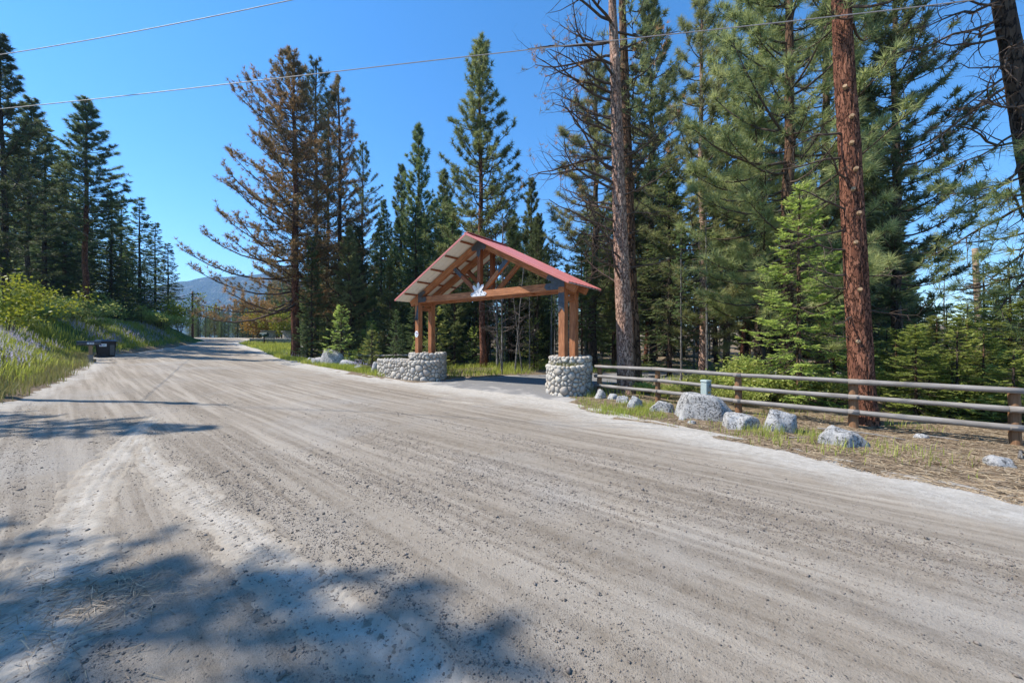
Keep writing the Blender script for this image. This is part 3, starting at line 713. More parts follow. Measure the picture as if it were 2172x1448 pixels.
for i, (x, y, a, b, h, yw, lb) in enumerate(BL2):
    o = tag(obj('boulder', boulder_mesh(70+i, a, b, h*1.3, 3), M['granite'], None, (x, y, float(tz(x, y))+h*.1-.03)), lb, 'boulder', 'boulders lining the left verge'); o.rotation_euler = (0, 0, yw)
SMR = [(3.95, 8.75, .09, 'fist-sized white rock lying left of the biggest boulder'), (4.0, 8.4, .1, 'small white rock in front of the biggest boulder'), (7.75, 7.15, .13, 'small brown rock on needles behind the wedge-shaped boulder'), (6.95, 5.35, .2, 'low half-buried rock at the right road edge'), (-16.2, 21.7, .16, 'dark clod on the left verge below the tall browning pine')]
for i, (x, y, a, lb) in enumerate(SMR):
    tag(obj('rock', boulder_mesh(90+i, a, a*.8, a*.7, 3), M['granite'], None, (x, y, float(tz(x, y))+a*.15)), lb, 'rock')

# ------------------------------------------------------------------ utility pedestal by the fence
px0, py0 = 5.15, 10.02; zp = float(tz(px0, py0))
ped = empty('utility_pedestal', (px0, py0, zp), 'pale grey-green utility box standing behind the biggest boulder', 'utility box', rz=.5)
V, Fs = box_vf(.2, .18, .78, .012); o = obj('body', np_mesh('body', V, Fs), M['box_green'], ped, (0, 0, .34))
V, Fs = box_vf(.225, .205, .07, .02); obj('cap', np_mesh('cap', V, Fs), M['box_green'], ped, (0, 0, .765))
V, Fs = box_vf(.1, .006, .05); obj('warning_label', np_mesh('warning_label', V, Fs), m_plain('orange_label', (.5, .3, .12)), ped, (0, -.094, .48))

# ------------------------------------------------------------------ mailbox and bin on the left
mx, my = -21.7, 19.35; zm = float(tz(mx, my))
mb = empty('mailbox', (mx, my, zm), 'black mailbox on a short wooden post at the left roadside', 'mailbox', rz=R(48))
def child_box(nm, c, s, mat, par, bev=.01):
    V, Fs = box_vf(*s, bev=bev); return obj(nm, np_mesh(nm, V, Fs), mat, par, c)
child_box('post', (0.05, 0, .4), (.14, .13, 1.0), M['lumber'], mb); child_box('post_base', (.05, -.02, .16), (.2, .2, .5), M['rail'], mb)
child_box('brace', (.2, 0, .05), (.1, .09, .3), M['lumber'], mb)
child_box('shelf', (0, 0, .905), (.68, .24, .03), M['black'], mb)
n_ = 12; prof = [(-.13, 0), (.13, 0)]+[(.13*math.cos(a), .11+.10*math.sin(a)) for a in np.linspace(0, math.pi, n_)]
V = [(xx, y_, z_+.92) for xx in (-.42, .42) for y_, z_ in prof]; k = len(prof)
Fs = [(i, (i+1) % k, k+(i+1) % k, k+i) for i in range(k)]+[tuple(range(k)), tuple(range(2*k-1, k-1, -1))]
obj('box', np_mesh('box', V, Fs, False), m_plain('black_glossy_metal', (.02, .02, .022), .25, .6), mb)
np_ = child_box('number_plate', (.05, -.137, 1.0), (.24, .006, .1), M['white'], mb, 0)
for i in range(4): child_box('numeral', (-.085+i*.055+.0, -.0045, 0), (.012 if i == 0 else .028, .004, .062), M['black'], np_, 0)
bx_, by_ = -24.6, 22.85; zb = float(tz(bx_, by_))
tb = empty('rubbish_bin', (bx_, by_, zb), 'black wheeled rubbish bin with blue lid beside the mailbox', 'bin', rz=R(47))
V = []
for z_, a, b in ((.06, .36, .33), (.98, .43, .4), (1.03, .45, .42)):
    for sx_, sy_ in ((-1, -1), (1, -1), (1, 1), (-1, 1)):
        V += [(sx_*a-(.05*sx_ if q == (0 if sx_*sy_ > 0 else 1) else 0), sy_*b-(.05*sy_ if q == (1 if sx_*sy_ > 0 else 0) else 0), z_) for q in (0, 1)]
Fs = [tuple(range(7, -1, -1)), tuple(range(16, 24))]+[(l*8+i, l*8+(i+1) % 8, l*8+8+(i+1) % 8, l*8+8+i) for l in range(2) for i in range(8)]
obj('body', np_mesh('body', V, Fs), M['black'], tb)
V = [];
for z_, k_ in ((1.03, 1.0), (1.08, 1.02), (1.14, .86)):
    for sx_, sy_ in ((-1, -1), (1, -1), (1, 1), (-1, 1)): V.append((sx_*.47*k_, sy_*.44*k_, z_))
Fs = [(3, 2, 1, 0), (8, 9, 10, 11)]+[(l*4+i, l*4+(i+1) % 4, l*4+4+(i+1) % 4, l*4+4+i) for l in range(2) for i in range(4)]
obj('lid', np_mesh('lid', V, Fs), M['bluelid'], tb)
child_box('handle', (-.55, 0, .98), (.05, .6, .05), M['black'], tb)
for sy_ in (-.34, .34):
    V, Fs = tube([(-.36, sy_-.04, .13), (-.36, sy_+.04, .13)], [.13, .13], 16); obj('wheel', np_mesh('wheel', V, Fs), M['black'], tb)
lbp = child_box('label', (-.12, -.4, .82), (.3, .01, .17), M['white'], tb, 0); lbp.rotation_euler = (R(4), 0, 0)
child_box('label_print', (.04, -.007, -.0), (.1, .004, .07), M['teal'], lbp, 0); child_box('label_print', (-.08, -.007, .0), (.06, .004, .08), M['blue'], lbp, 0)
child_box('side_panel', (.26, -.385, .52), (.2, .03, .62), m_plain('worn_grey_plastic', (.12, .12, .11)), tb)

# ------------------------------------------------------------------ utility poles and wires
def upole(x, y, h, r, mat, label, arms=True, lean=(0, 0), rz_=0):
    z = float(tz(x, y)); o = empty('utility_pole', (x, y, z), label, 'utility pole', rz=rz_)
    V, Fs = tube([(lean[0]*k_, lean[1]*k_, -.4+(h+.4)*k_) for k_ in np.linspace(0, 1, 8)], np.linspace(r, r*.72, 8), 12); obj('pole', np_mesh('pole', V, Fs, True), mat, o)
    if arms:
        V, Fs = box_vf(1.5, .1, .12); obj('crossarm', np_mesh('crossarm', V, Fs), mat, o, (.55+lean[0], -.15+lean[1], h-.5))
        for i in (-.1, .6, 1.2):
            V, Fs = tube([(0, 0, 0), (0, 0, .1), (0, 0, .2)], [.03, .05, .03], 8); obj('insulator', np_mesh('insulator', V, Fs), M['white'], o, (i+lean[0], -.15+lean[1], h-.44))
    return o
upole(-16.4, 9.9, 8.9, .15, M['pole'], 'utility pole out of frame beyond the left edge, its shadow on the road')
upole(-49.8, 58.8, 7.4, .17, M['pole'], 'dark utility pole at the far left roadside before the mountain', True)
p2 = upole(-73, 99.5, 8.6, .2, M['bark_brown'], 'brown utility pole where the distant road bends', False)
V, Fs = tube([(0, 0, 0), (0, 0, .9)], [.28, .28], 10); obj('transformer', np_mesh('transformer', V, Fs), M['white'], p2, (-.4, -.3, 7.0))
pr_ = upole(24.9, 20, 6.9, .16, M['pole_light'], 'pale weathered pole rising above the young firs on the right', False, (-.35, 0))
V, Fs = tube([(0, 0, 0), (.55, 0, .02)], [.03, .03], 6); obj('bracket', np_mesh('bracket', V, Fs), M['white'], pr_, (-.25, 0, 6.6))
def wire(pts, r, mat, label, sag=.0):
    P = np.array(pts, float); t = np.linspace(0, 1, 40)
    if len(P) == 2:
        Q = P[0]+(P[1]-P[0])*t[:, None]; Q[:, 2] -= sag*4*t*(1-t)
    else:
        s0 = np.concatenate([[0], np.cumsum(np.linalg.norm(np.diff(P, axis=0), axis=1))]); Q = np.column_stack([np.interp(t*s0[-1], s0, P[:, i]) for i in range(3)])
        for _ in range(10): Q[1:-1] = (Q[:-2]+Q[1:-1]+Q[2:])/3
    V, Fs = tube(Q, np.full(40, r), 6); tag(obj('overhead_wire', np_mesh('overhead_wire', V, Fs, True), mat), label, 'wire', 'overhead wires')
wire([(-16.0, 9.7, 7.35), (-11.6, 9.2, 7.38), (.78, 7.8, 7.74), (8.3, 6.8, 7.75), (26, 4.6, 8.6)], .009, M['wire'], 'pale overhead wire crossing the whole sky above the gate')
wire([(-16.0, 9.8, 8.72), (-12.9, 9.5, 8.8), (-4.6, 7.9, 8.75), (24, 2.5, 10)], .009, M['wire'], 'higher overhead wire at the top left corner of the sky')
wire([(-16.2, 9.9, 8.3), (-49.8, 58.8, 8.6)], .011, M['darkwire'], 'dark overhead wire running from the left edge to the far pole', 1.0)
zz = float(tz(-73, 99.5))
for i, (h, lb) in enumerate(((8.4, 'top'), (7.0, 'middle'), (5.9, 'lowest'))):
    wire([(-73, 99.5, zz+h), (-118, 99, zz+h-.6)], .03, M['wire'], lb+' of three pale wires leading left from the distant pole', .5)

# ------------------------------------------------------------------ far stone entry by the bend
def drum(x, y, r, h, label, cap=True):
    z = float(tz(x, y)); o = empty('stone_pillar', (x, y, z), label, 'stone pillar', 'stone pillars of the far entry')
    V, Fs = tube([(0, 0, -.3), (0, 0, h*.5), (0, 0, h)], [r*1.02, r, r*.98], 16); obj('shaft', np_mesh('shaft', V, Fs), M['stonewall'], o)
    V, Fs = tube([(0, 0, h), (0, 0, h+.14)], [r*1.2, r*1.2], 16); obj('cap', np_mesh('cap', V, Fs), M['rail'], o)
def m_wallstone():
    t = NT('far_stone_wall'); co = t.coord(); e = t.voro(co, 4, 'DISTANCE_TO_EDGE'); c = t.noise(co, 5, 4)
    col = t.mix(t.ramp(c, [(.3, 0), (.7, 1)]), (.3, .27, .23), (.52, .48, .42)); col = t.mix(t.ramp(e, [(.02, 1), (.06, 0)]), col, (.16, .145, .13))
    return t.fin(col, .9, .2, t.bump(t.ramp(e, [(0, 0), (.1, 1)]), .6, .04))
M['stonewall'] = m_wallstone()
drum(-30.3, 51.5, .9, 1.5, 'round capped stone pillar right of the green mailbox at the far entry')
drum(-34.2, 53.0, .8, 1.45, 'round capped stone pillar left of the green mailbox at the far entry')
x, y = -32.0, 50.2; z = float(tz(x, y)); lw = empty('stone_wall', (x, y, z), 'low stone wall between the two far pillars', 'wall')
V, Fs = box_vf(5.6, .5, 1.0, .05); obj('wall_body', np_mesh('wall_body', V, Fs), M['stonewall'], lw, (0, 0, .1))
x, y = -32.2, 49.0; z = float(tz(x, y)); gm = empty('mailbox', (x, y, z), 'dark green mailbox with white number before the far stone pillars', 'mailbox')
V, Fs = tube([(0, 0, -.2), (0, 0, .9)], [.07, .07], 8); obj('post', np_mesh('post', V, Fs), M['pole'], gm)
V, Fs = tube([(-.45, 0, 1.12), (.45, 0, 1.12)], [.28, .28], 14); obj('box', np_mesh('box', V, Fs), m_plain('dark_green_paint', (.012, .045, .035)), gm)
V, Fs = box_vf(.3, .02, .16); obj('number_plate', np_mesh('number_plate', V, Fs), M['white'], gm, (0, -.285, 1.12))
x, y = -42.2, 61.5; z = float(tz(x, y)); gm = empty('mailbox', (x, y, z), 'small dark mailbox on a post at the far road bend', 'mailbox')
V, Fs = tube([(0, 0, -.2), (0, 0, 1.0)], [.1, .1], 8); obj('post', np_mesh('post', V, Fs), M['pole'], gm)
V, Fs = box_vf(.7, .35, .4, .04); obj('box', np_mesh('box', V, Fs), M['black'], gm, (0, 0, 1.2))

# ------------------------------------------------------------------ mountain
gxm = np.linspace(-2600, 600, 130); ts_ = np.linspace(0, 1, 40)
A, B = np.meshgrid(gxm, ts_, indexing='ij'); yy = 1500+900*B
ridge = np.interp(A, [-2600, -2060, -1960, -1880, -1720, -1560, -1300, -900, -500, 0, 600], [150, 300, 352, 378, 384, 402, 415, 330, 220, 120, 60])
zz = ridge*ss(0, .85, B)*(1-.35*ss(.85, 1, B))+28*vn(A/90, yy/90, 3)*ss(0, .4, B)+10*vn(A/22, yy/22, 4)*ss(0, .3, B)-5
idx = np.arange(130*40).reshape(130, 40)
F = np.stack([idx[:-1, :-1].ravel(), idx[1:, :-1].ravel(), idx[1:, 1:].ravel(), idx[:-1, 1:].ravel()], 1)
tag(obj('mountain', np_mesh('mountain', np.stack([A, yy, zz], -1).reshape(-1, 3), F, True), M['mountain']), kind='structure')

# ------------------------------------------------------------------ tree generators
def unit(a): return a/np.maximum(np.linalg.norm(a, axis=-1, keepdims=True), 1e-9)
def trunk_path(rs, H, lean=(0, 0), wob=.012, n=22):
    z = np.linspace(0, H, n); off = np.cumsum(rs.randn(n, 2)*wob*H/n*3, 0); off -= off[0]; off *= np.minimum(1, z/3)[:, None]
    return np.column_stack([off[:, 0]+lean[0]*z/H, off[:, 1]+lean[1]*z/H, z])
def trunk_mesh(P, r0, n=10, flare=.4, rtop=.015, lumpy=None, pw=.8):
    H = P[-1, 2]; z = P[:, 2]; r = (r0-rtop)*(1-z/H)**pw+rtop; r = r*(1+flare*np.exp(-z/.45))
    P = P.copy(); P[0, 2] -= .35
    V, Fs = tube(P, r, n, True); return V, Fs
def at_h(P, h): return np.column_stack([np.interp(h, P[:, 2], P[:, i]) for i in range(3)])
def needles(C, Dr, rs, K, nl, nw, cone=1.0, tint=None):
    T = len(C); d = unit(rs.randn(T, K, 3)*.62*cone+unit(Dr)[:, None, :]*.75)
    L = nl*(.7+.5*rs.rand(T, K, 1)); side = unit(np.cross(d, rs.randn(T, K, 3)))*nw/2
    base = C[:, None, :]+d*.02; tip = base+d*L; tip[..., 2] -= .12*nl*rs.rand(T, K)
    V = np.stack([base-side, base+side, tip], 2).reshape(-1, 3); F = np.arange(T*K*3).reshape(-1, 3)
    tn = np.clip((rs.rand(T) if tint is None else tint)[:, None]+.25*(rs.rand(T, K)-.5), 0, 1)
    return V, F, np.repeat(tn.ravel(), 3)
def pine(seed, H=20, cb=.3, spread=3, nb=90, r0=.25, K=12, nl=.22, nw=.022, tw=9, lean=(0, 0), bare=.15, wide=None, e0=-.15, e1=.85, tfun=None, gap=.0, az_bias=None, pw=.8, tlf=1.0, upc=.28, lv=.6):
    rs = np.random.RandomState(seed); P = trunk_path(rs, H, lean); Vt, Ft = trunk_mesh(P, r0, 10, .35, .02, pw=pw)
    hb = H*cb+(H*.985-H*cb)*((np.arange(nb)+rs.rand(nb)*.9)/nb)**.95; t = (hb-H*cb)/(H-H*cb)
    prof = np.minimum(1, .55+2.2*t)*(1-t)**.78+.07 if wide is None else np.interp(t, *wide)
    L = spread*prof*(.85-lv/2+lv*rs.rand(nb)); az = np.arange(nb)*2.39996+rs.rand(nb)*1.3
    if az_bias is not None: L = L*(1+az_bias[1]*np.cos(az-az_bias[0]))
    el = e0+(e1-e0)*t+.22*rs.randn(nb); hd = np.column_stack([np.cos(az), np.sin(az), 0*az])
    B0 = at_h(P, hb); ns = 6; s = np.linspace(0, 1, ns); bend = rs.randn(nb)*.2
    sid = np.column_stack([-np.sin(az), np.cos(az), 0*az])
    pts = B0[:, None]+(hd[:, None]*s[None, :, None]+sid[:, None]*(bend[:, None]*s[None]**2)[..., None])*L[:, None, None]*np.cos(el)[:, None, None]
    pts[..., 2] += L[:, None]*(np.sin(el)[:, None]*s+upc*s**2-.2*s*(1-s)*2); rb = .01+.014*L
    P0 = pts[:, :-1].reshape(-1, 3); P1 = pts[:, 1:].reshape(-1, 3); f = 1-s*.8
    Vb, Fb = prisms(P0, P1, (rb[:, None]*f[:-1]).ravel(), (rb[:, None]*f[1:]).ravel(), 5)
    # twigs
    nT = np.maximum(3, (tw*(L/spread+.25)).astype(int)); bi = np.repeat(np.arange(nb), nT); m = len(bi)
    sp = bare+(1-bare)*rs.rand(m)**.7; fi = sp*(ns-1); i0 = np.minimum(fi.astype(int), ns-2); fr = (fi-i0)[:, None]
    q0 = pts[bi, i0]*(1-fr)+pts[bi, i0+1]*fr; bd = unit(pts[bi, i0+1]-pts[bi, i0]); sd = np.where(rs.rand(m) < .5, -1, 1)[:, None]
    td = unit(bd*.8+np.cross(bd, [0, 0, 1])*sd*(.5+.7*rs.rand(m, 1))+np.array([0, 0, 1])*(.1+.5*rs.rand(m, 1)))
    tl = (.25+.5*rs.rand(m))*(.35+.2*L[bi])*(1.15-.6*sp)*tlf; q1 = q0+td*tl[:, None]; q1[:, 2] += .06*tl
    Vw, Fw = prisms(q0, q1, np.full(m, .010), np.full(m, .005), 3)
    V2 = np.vstack([Vb, Vw]); F2 = np.vstack([Fb, Fw+len(Vb)])
    C = np.vstack([q1, q0+(q1-q0)*.6, pts[:, -1]]); Dv = np.vstack([td, td, unit(pts[:, -1]-pts[:, -2])])+np.array([0, 0, .35])
    if gap > 0:
        kp = rs.rand(len(C)) > gap; C = C[kp]; Dv = Dv[kp]
    tint = np.clip(.42+.5*vn(C[:, 0]*.7+C[:, 2]*.5, C[:, 1]*.7, seed)+.3*(rs.rand(len(C))-.5), 0, 1)
    if tfun is not None: tint = tfun(C, tint, rs)
    Vn_, Fn_, tn = needles(C, Dv, rs, K, nl, nw, 1.0, tint)
    return [('trunk', np_mesh('pine_trunk', Vt, Ft, True)), ('branches', np_mesh('pine_branches', V2, F2)), ('crown', np_mesh('pine_crown', Vn_, Fn_, False, {'tint': tn}))]
def fir(seed, H=16, spread=2.4, cb=.04, per=11, r0=.2, bl=.17, bw=.05, tw=13, nbl=5, droop=.25, pw=.85, gap=0, lowdead=0):
    rs = np.random.RandomState(seed); P = trunk_path(rs, H, wob=.006); Vt, Ft = trunk_mesh(P, r0, 9, .3, .012)
    nb = int(per*(H-H*cb)); hb = H*cb+(H*.99-H*cb)*((np.arange(nb)+rs.rand(nb))/nb); t = (hb-H*cb)/(H-H*cb)
    L = spread*((1-t)**pw+.03)*np.minimum(1, .6+1.6*t)*(.6+.5*rs.rand(nb)); az = rs.rand(nb)*2*math.pi
    ns = 6; s = np.linspace(0, 1, ns); hd = np.column_stack([np.cos(az), np.sin(az), 0*az]); B0 = at_h(P, hb)
    el = -droop+(.65+droop)*t**1.5+.12*rs.randn(nb)
    pts = B0[:, None]+hd[:, None]*s[None, :, None]*L[:, None, None]; pts[..., 2] += L[:, None]*(np.sin(el)[:, None]*s-.22*s*(1-s)*2+.12*s**3-.10*s**2)
    f = 1-s*.85; rb = .006+.011*L
    Vb, Fb = prisms(pts[:, :-1].reshape(-1, 3), pts[:, 1:].reshape(-1, 3), (rb[:, None]*f[:-1]).ravel(), (rb[:, None]*f[1:]).ravel(), 4)
    nT = np.maximum(3, (tw*(L/spread)+3).astype(int)); bi = np.repeat(np.arange(nb), nT); m = len(bi); sp = .12+.88*rs.rand(m)**.8
    fi = sp*(ns-1); i0 = np.minimum(fi.astype(int), ns-2); fr = (fi-i0)[:, None]; q0 = pts[bi, i0]*(1-fr)+pts[bi, i0+1]*fr
    bd = unit(pts[bi, i0+1]-pts[bi, i0]); sd = np.where(rs.rand(m) < .5, -1, 1)[:, None]
    td = unit(bd*.9+np.cross(bd, [0, 0, 1])*sd*(.6+.5*rs.rand(m, 1))+np.array([0, 0, 1])*(-.25+.25*rs.rand(m, 1)))
    tl = (.10+.34*L[bi]*(1.05-sp))*(.6+.6*rs.rand(m))+.06
    # blades along each twig, both sides
    j = np.tile(np.arange(nbl), m); ti = np.repeat(np.arange(m), nbl); a = (j+.5+.4*(rs.rand(m*nbl)-.5))/nbl; M_ = m*nbl
    up = np.array([0, 0, 1.]); latr = unit(np.cross(td, up)); sgn = np.where(j % 2 == 0, 1, -1)[:, None]
    c0 = q0[ti]+td[ti]*(tl[ti]*a)[:, None]; bdv = unit(td[ti]*.85+latr[ti]*sgn*.55+up*(-.22+.3*rs.rand(M_, 1))+.12*rs.randn(M_, 3))
    bl_ = bl*(.7+.6*rs.rand(M_))*(1.1-.35*a); sdv = unit(np.cross(bdv, up+.5*rs.randn(M_, 3)))*bw/2*(.7+.6*rs.rand(M_, 1))
    if gap > 0:
        kp = rs.rand(M_) > gap; c0, bdv, bl_, sdv, ti = c0[kp], bdv[kp], bl_[kp], sdv[kp], ti[kp]; M_ = len(c0); a = a[kp]
    tip = c0+bdv*bl_[:, None]; md = c0+bdv*(bl_*.45)[:, None]
    V = np.stack([c0, md-sdv, tip, md+sdv], 1).reshape(-1, 3); F = np.arange(M_*4).reshape(-1, 4)
    tint = np.clip(.2+.55*sp[ti]*a+.3*vn(c0[:, 0]*1.2+c0[:, 2], c0[:, 1]*1.2, seed)+.3*(rs.rand(M_)-.5), 0, 1)
    return [('trunk', np_mesh('fir_trunk', Vt, Ft, True)), ('branches', np_mesh('fir_branches', Vb, Fb)), ('crown', np_mesh('fir_crown', V, F, False, {'tint': np.repeat(tint, 4)}))]
def dead_limbs(rs, P, specs, curl=.5, sub=7, thick=1.0):
    """crooked bare limbs: specs (height, azimuth, length, elevation)"""
    A, B, Ra, Rb = [], [], [], []
    def grow(p, d, L, r, lev):
        n = 7 if lev == 0 else 5 if lev == 1 else 4; st_ = L/n; q = p.copy(); dd = d.copy()
        for k_ in range(n):
            dd = unit(dd+rs.randn(3)*.17+np.array([0, 0, .10 if lev == 0 else .16*curl*2])*(k_/n)); q2 = q+dd*st_; f0 = 1-k_/n*.75; f1 = 1-(k_+1)/n*.75
            A.append(q.copy()); B.append(q2.copy()); Ra.append(r*f0); Rb.append(r*f1)
            if lev < 2 and k_ >= 1:
                for _ in range((2 if rs.rand() < .75 else 1) if lev == 0 else (1 if rs.rand() < .8 else 0)):
                    sd = unit(np.cross(dd, rs.randn(3))); nd = unit(dd*.65+sd*.75); grow(q2, nd, L*(.42 if lev == 0 else .5)*(.5+.6*rs.rand())*(1.05-.4*k_/n), r*f1*.55, lev+1)
            q = q2
    for h, az, L, el in specs:
        p = at_h(P, np.array([h]))[0]; grow(p, np.array([math.cos(az)*math.cos(el), math.sin(az)*math.cos(el), math.sin(el)]), L, (.016+.013*L)*thick, 0)
    return prisms(A, B, Ra, Rb, 5), np.array(B)
def bush(seed, r, h, n, ls, stems=9):
    rs = np.random.RandomState(seed); az = rs.rand(stems)*6.28; tips = np.column_stack([np.cos(az)*r*.6*rs.rand(stems), np.sin(az)*r*.6*rs.rand(stems), h*(.5+.4*rs.rand(stems))])
    b = np.column_stack([np.cos(az)*.1, np.sin(az)*.1, 0*az-.1]); Vb, Fb = prisms(b, tips, np.full(stems, .018), np.full(stems, .006), 4)
    cl = 26; cc = rs.randn(cl, 3)*np.array([r*.45, r*.45, h*.22])+np.array([0, 0, h*.62]); ci = rs.randint(0, cl, n); c = cc[ci]+rs.randn(n, 3)*np.array([r*.17, r*.17, h*.1]); c[:, 2] = np.maximum(c[:, 2], .05)
    d = unit(rs.randn(n, 3)+np.array([0, 0, .3])); s = unit(np.cross(d, rs.randn(n, 3)))*ls*.32; tip = c+d*ls; md = c+d*ls*.5
    V = np.stack([c, md-s, tip, md+s], 1).reshape(-1, 3); tint = np.clip(.5+.5*(rs.rand(n)-.5)+.4*(rs.rand(cl)[ci]-.5), 0, 1)
    return [('stems', np_mesh('bush_stems', Vb, Fb)), ('foliage', np_mesh('bush_foliage', V, np.arange(n*4).reshape(-1, 4), False, {'tint': np.repeat(tint, 4)}))]

def brownmix(lo):
    def f(C, t, rs):
        return np.clip(t*.7+lo+.25*(vn(C[:, 0]*.5, C[:, 2]*.35+C[:, 1]*.3, 77)), 0, 1)
    return f
PR = {}
def proto(key, parts, mats, H): PR[key] = (parts, mats, H)
BW, BD, BB = M['bark_brown'], M['bark_dark'], M['bark_red']
proto('pineA', pine(1, 20, .22, 3.0, 150, .19, 13, .27, .034, 15), (BB, M['twig'], M['pine']), 20)
proto('pineB', pine(2, 20, .14, 2.7, 150, .17, 13, .26, .036, 14, e0=0), (BD, M['twig'], M['pine_dark']), 20)
proto('pineC', pine(3, 22, .36, 2.7, 145, .18, 14, .27, .036, 14), (BD, M['twig'], M['pine_dark']), 22)
proto('pineD', pine(4, 18, .08, 2.6, 150, .16, 13, .27, .036, 15), (BW, M['twig'], M['pine']), 18)
proto('pineN', pine(5, 19, .08, 3.4, 120, .2, 22, .3, .019, 17, gap=.1), (BW, M['twig'], M['pine_light']), 19)
proto('pineN2', pine(6, 19, .14, 3.1, 115, .19, 22, .3, .019, 17, gap=.1), (BD, M['twig'], M['pine_light']), 19)
proto('brownA', pine(7, 22.8, .15, 4.3, 220, .3, 13, .27, .038, 17, bare=.14, e0=-.1, e1=.62, gap=.0, tlf=1.6, upc=.14, lv=.9, wide=([0, .06, .15, .35, .6, .85, 1], [.95, 1.35, .95, .85, .72, .42, .08]), tfun=brownmix(.08), az_bias=(math.pi, .28), pw=.7), (BB, M['twig'], M['pine_brown']), 22.8)
proto('brownB', pine(8, 23, .18, 2.7, 125, .18, 12, .25, .03, 13, bare=.3, gap=.12, tlf=1.35, wide=([0, .2, .5, .8, 1], [.7, .9, .8, .55, .1]), tfun=brownmix(.0), pw=.7), (BD, M['twig'], M['pine_olive']), 23)
proto('brownC', pine(9, 21, .16, 2.7, 125, .18, 12, .25, .03, 13, bare=.3, gap=.12, tlf=1.35, wide=([0, .2, .5, .8, 1], [.9, 1, .7, .4, .06]), tfun=brownmix(.12), pw=.7), (BD, M['twig'], M['pine_brown']), 21)
proto('firA', fir(11, 17, 2.8, .05, 16, .17, .28, .095, 13, 5), (BD, M['twig'], M['fir']), 17)
proto('firB', fir(12, 15, 2.5, .03, 17, .15, .27, .09, 13, 5, .35), (BD, M['twig'], M['fir']), 15)
proto('firC', fir(13, 19, 2.7, .22, 14, .18, .28, .095, 13, 5, .2), (BW, M['twig'], M['fir']), 19)
proto('firN', fir(14, 7.2, 1.9, .06, 24, .08, .14, .042, 17, 8, .3, gap=.05), (BW, M['twig'], M['fir_light']), 7.2)
proto('firN2', fir(15, 5.2, 1.6, .03, 26, .06, .13, .04, 17, 8, .25, gap=.05), (BW, M['twig'], M['fir_light']), 5.2)
proto('firS', fir(16, 3.0, 1.1, .02, 22, .045, .12, .04, 10, 6, .15), (BD, M['twig'], M['fir_light']), 3.0)
proto('firM', fir(17, 9, 1.9, .08, 19, .08, .18, .055, 10, 5, .3), (BD, M['twig'], M['fir']), 9)
proto('thin', fir(18, 12, 1.2, .42, 8, .09, .2, .07, 7, 4, .1), (M['bark_grey'], M['twig_dead'], M['fir']), 12)
def snag(seed, H, r0, n):
    rs = np.random.RandomState(seed); P = trunk_path(rs, H); Vt, Ft = trunk_mesh(P, r0, 8, .2, .02); h = H*(.25+.73*np.arange(n)/n)
    (V, F), _ = dead_limbs(rs, P, [(a, rs.rand()*6.28, (1-a/H)*H*.13+.3, .1+.4*a/H) for a in h], .2)
    return [('trunk', np_mesh('snag_trunk', Vt, Ft, True)), ('bare_limbs', np_mesh('snag_limbs', V, F))]
proto('snag', snag(19, 11, .13, 34), (M['bark_grey'], M['twig_dead']), 11)
proto('deadthin', snag(20, 7, .06, 22), (M['bark_grey'], M['twig_dead']), 7)
proto('bushY', bush(21, 1.5, 2.3, 2600, .13), (M['twig'], M['leaf']), 2.3)
proto('bushO', bush(22, 1.5, 2.3, 4200, .14), (M['twig'], M['leaf_orange']), 2.3)
proto('bushG', bush(23, .9, .9, 2600, .08, 7), (M['twig'], M['fir_light']), .9)
rT = random.Random(4)
def plant(key, x, y, H, label, cat, group=None, name=None, wide=1.0, rz_=None, z=None, bark=None, leaf=None, sink=.05):
    parts, mats, H0 = PR[key]; s = H/H0
    nm = name or ('shrub' if key.startswith('bush') else None) or {'p': 'pine_tree', 'b': 'pine_tree', 'f': 'fir_tree', 't': 'fir_tree', 's': 'dead_tree', 'd': 'dead_tree'}[key[0]]
    r_ = empty(nm, (x, y, (float(tz(x, y)) if z is None else z)-sink), label, cat, group, rT.random()*6.28 if rz_ is None else rz_, (s*wide, s*wide, s))
    for (pn, me), mt in zip(parts, mats):
        if len(me.materials) == 0: me.materials.append(mt)
        o = obj(pn, me, None, r_)
        if pn != 'trunk': o['kind'] = 'stuff'
        if bark and pn == 'trunk':
            o.material_slots[0].link = 'OBJECT'; o.material_slots[0].material = bark
        if leaf and pn == 'crown':
            o.material_slots[0].link = 'OBJECT'; o.material_slots[0].material = leaf
    return r_
def PX(px, Yd): return (px-1086)/800*Yd
def HT(x, y, ytop): return 1.65+(724-ytop)/800*y-float(tz(x, y))
OCC = []
def hero(key, px, Yd, ytop, label, group=None, wide=1.0, rz_=None, **k):
    x = PX(px, Yd); OCC.append((x, Yd, 1.0)); return plant(key, x, Yd, HT(x, Yd, ytop), label, 'fir' if key[0] in 'ft' else 'dead tree' if key[0] in 'sd' else 'pine', group, None, wide, rz_, **k)
# left bank
hero('pineC', 180, 33, 212, 'tall red-trunked pine standing above the other trees of the left bank', wide=1.5, bark=M['bark_red'])
hero('pineB', 18, 25, 78, 'tallest dark pine at the left edge of the photo', wide=1.3)
hero('pineC', 55, 29, 205, 'dark pine with bare lower trunk right of the tallest left pine', wide=1.3)
hero('firA', 95, 34, 262, 'dark fir between the two tall pines on the left bank', wide=1.2)
hero('firC', 135, 36, 315, 'dark fir just left of the red-trunked pine', wide=1.2)
hero('firB', 235, 38, 402, 'rounded dark fir right of the red-trunked pine', wide=1.3)
hero('firA', 258, 43, 410, 'dense fir behind the rubbish bin on the left bank', wide=1.1)
hero('firB', 297, 45, 422, 'pointed fir with tiered branches near the end of the left wood', wide=1.25)
hero('firA', 330, 50, 470, 'second last fir of the left wood', wide=1.25)
hero('firB', 356, 54, 515, 'last fir of the left wood before the gap of sky', wide=1.35)
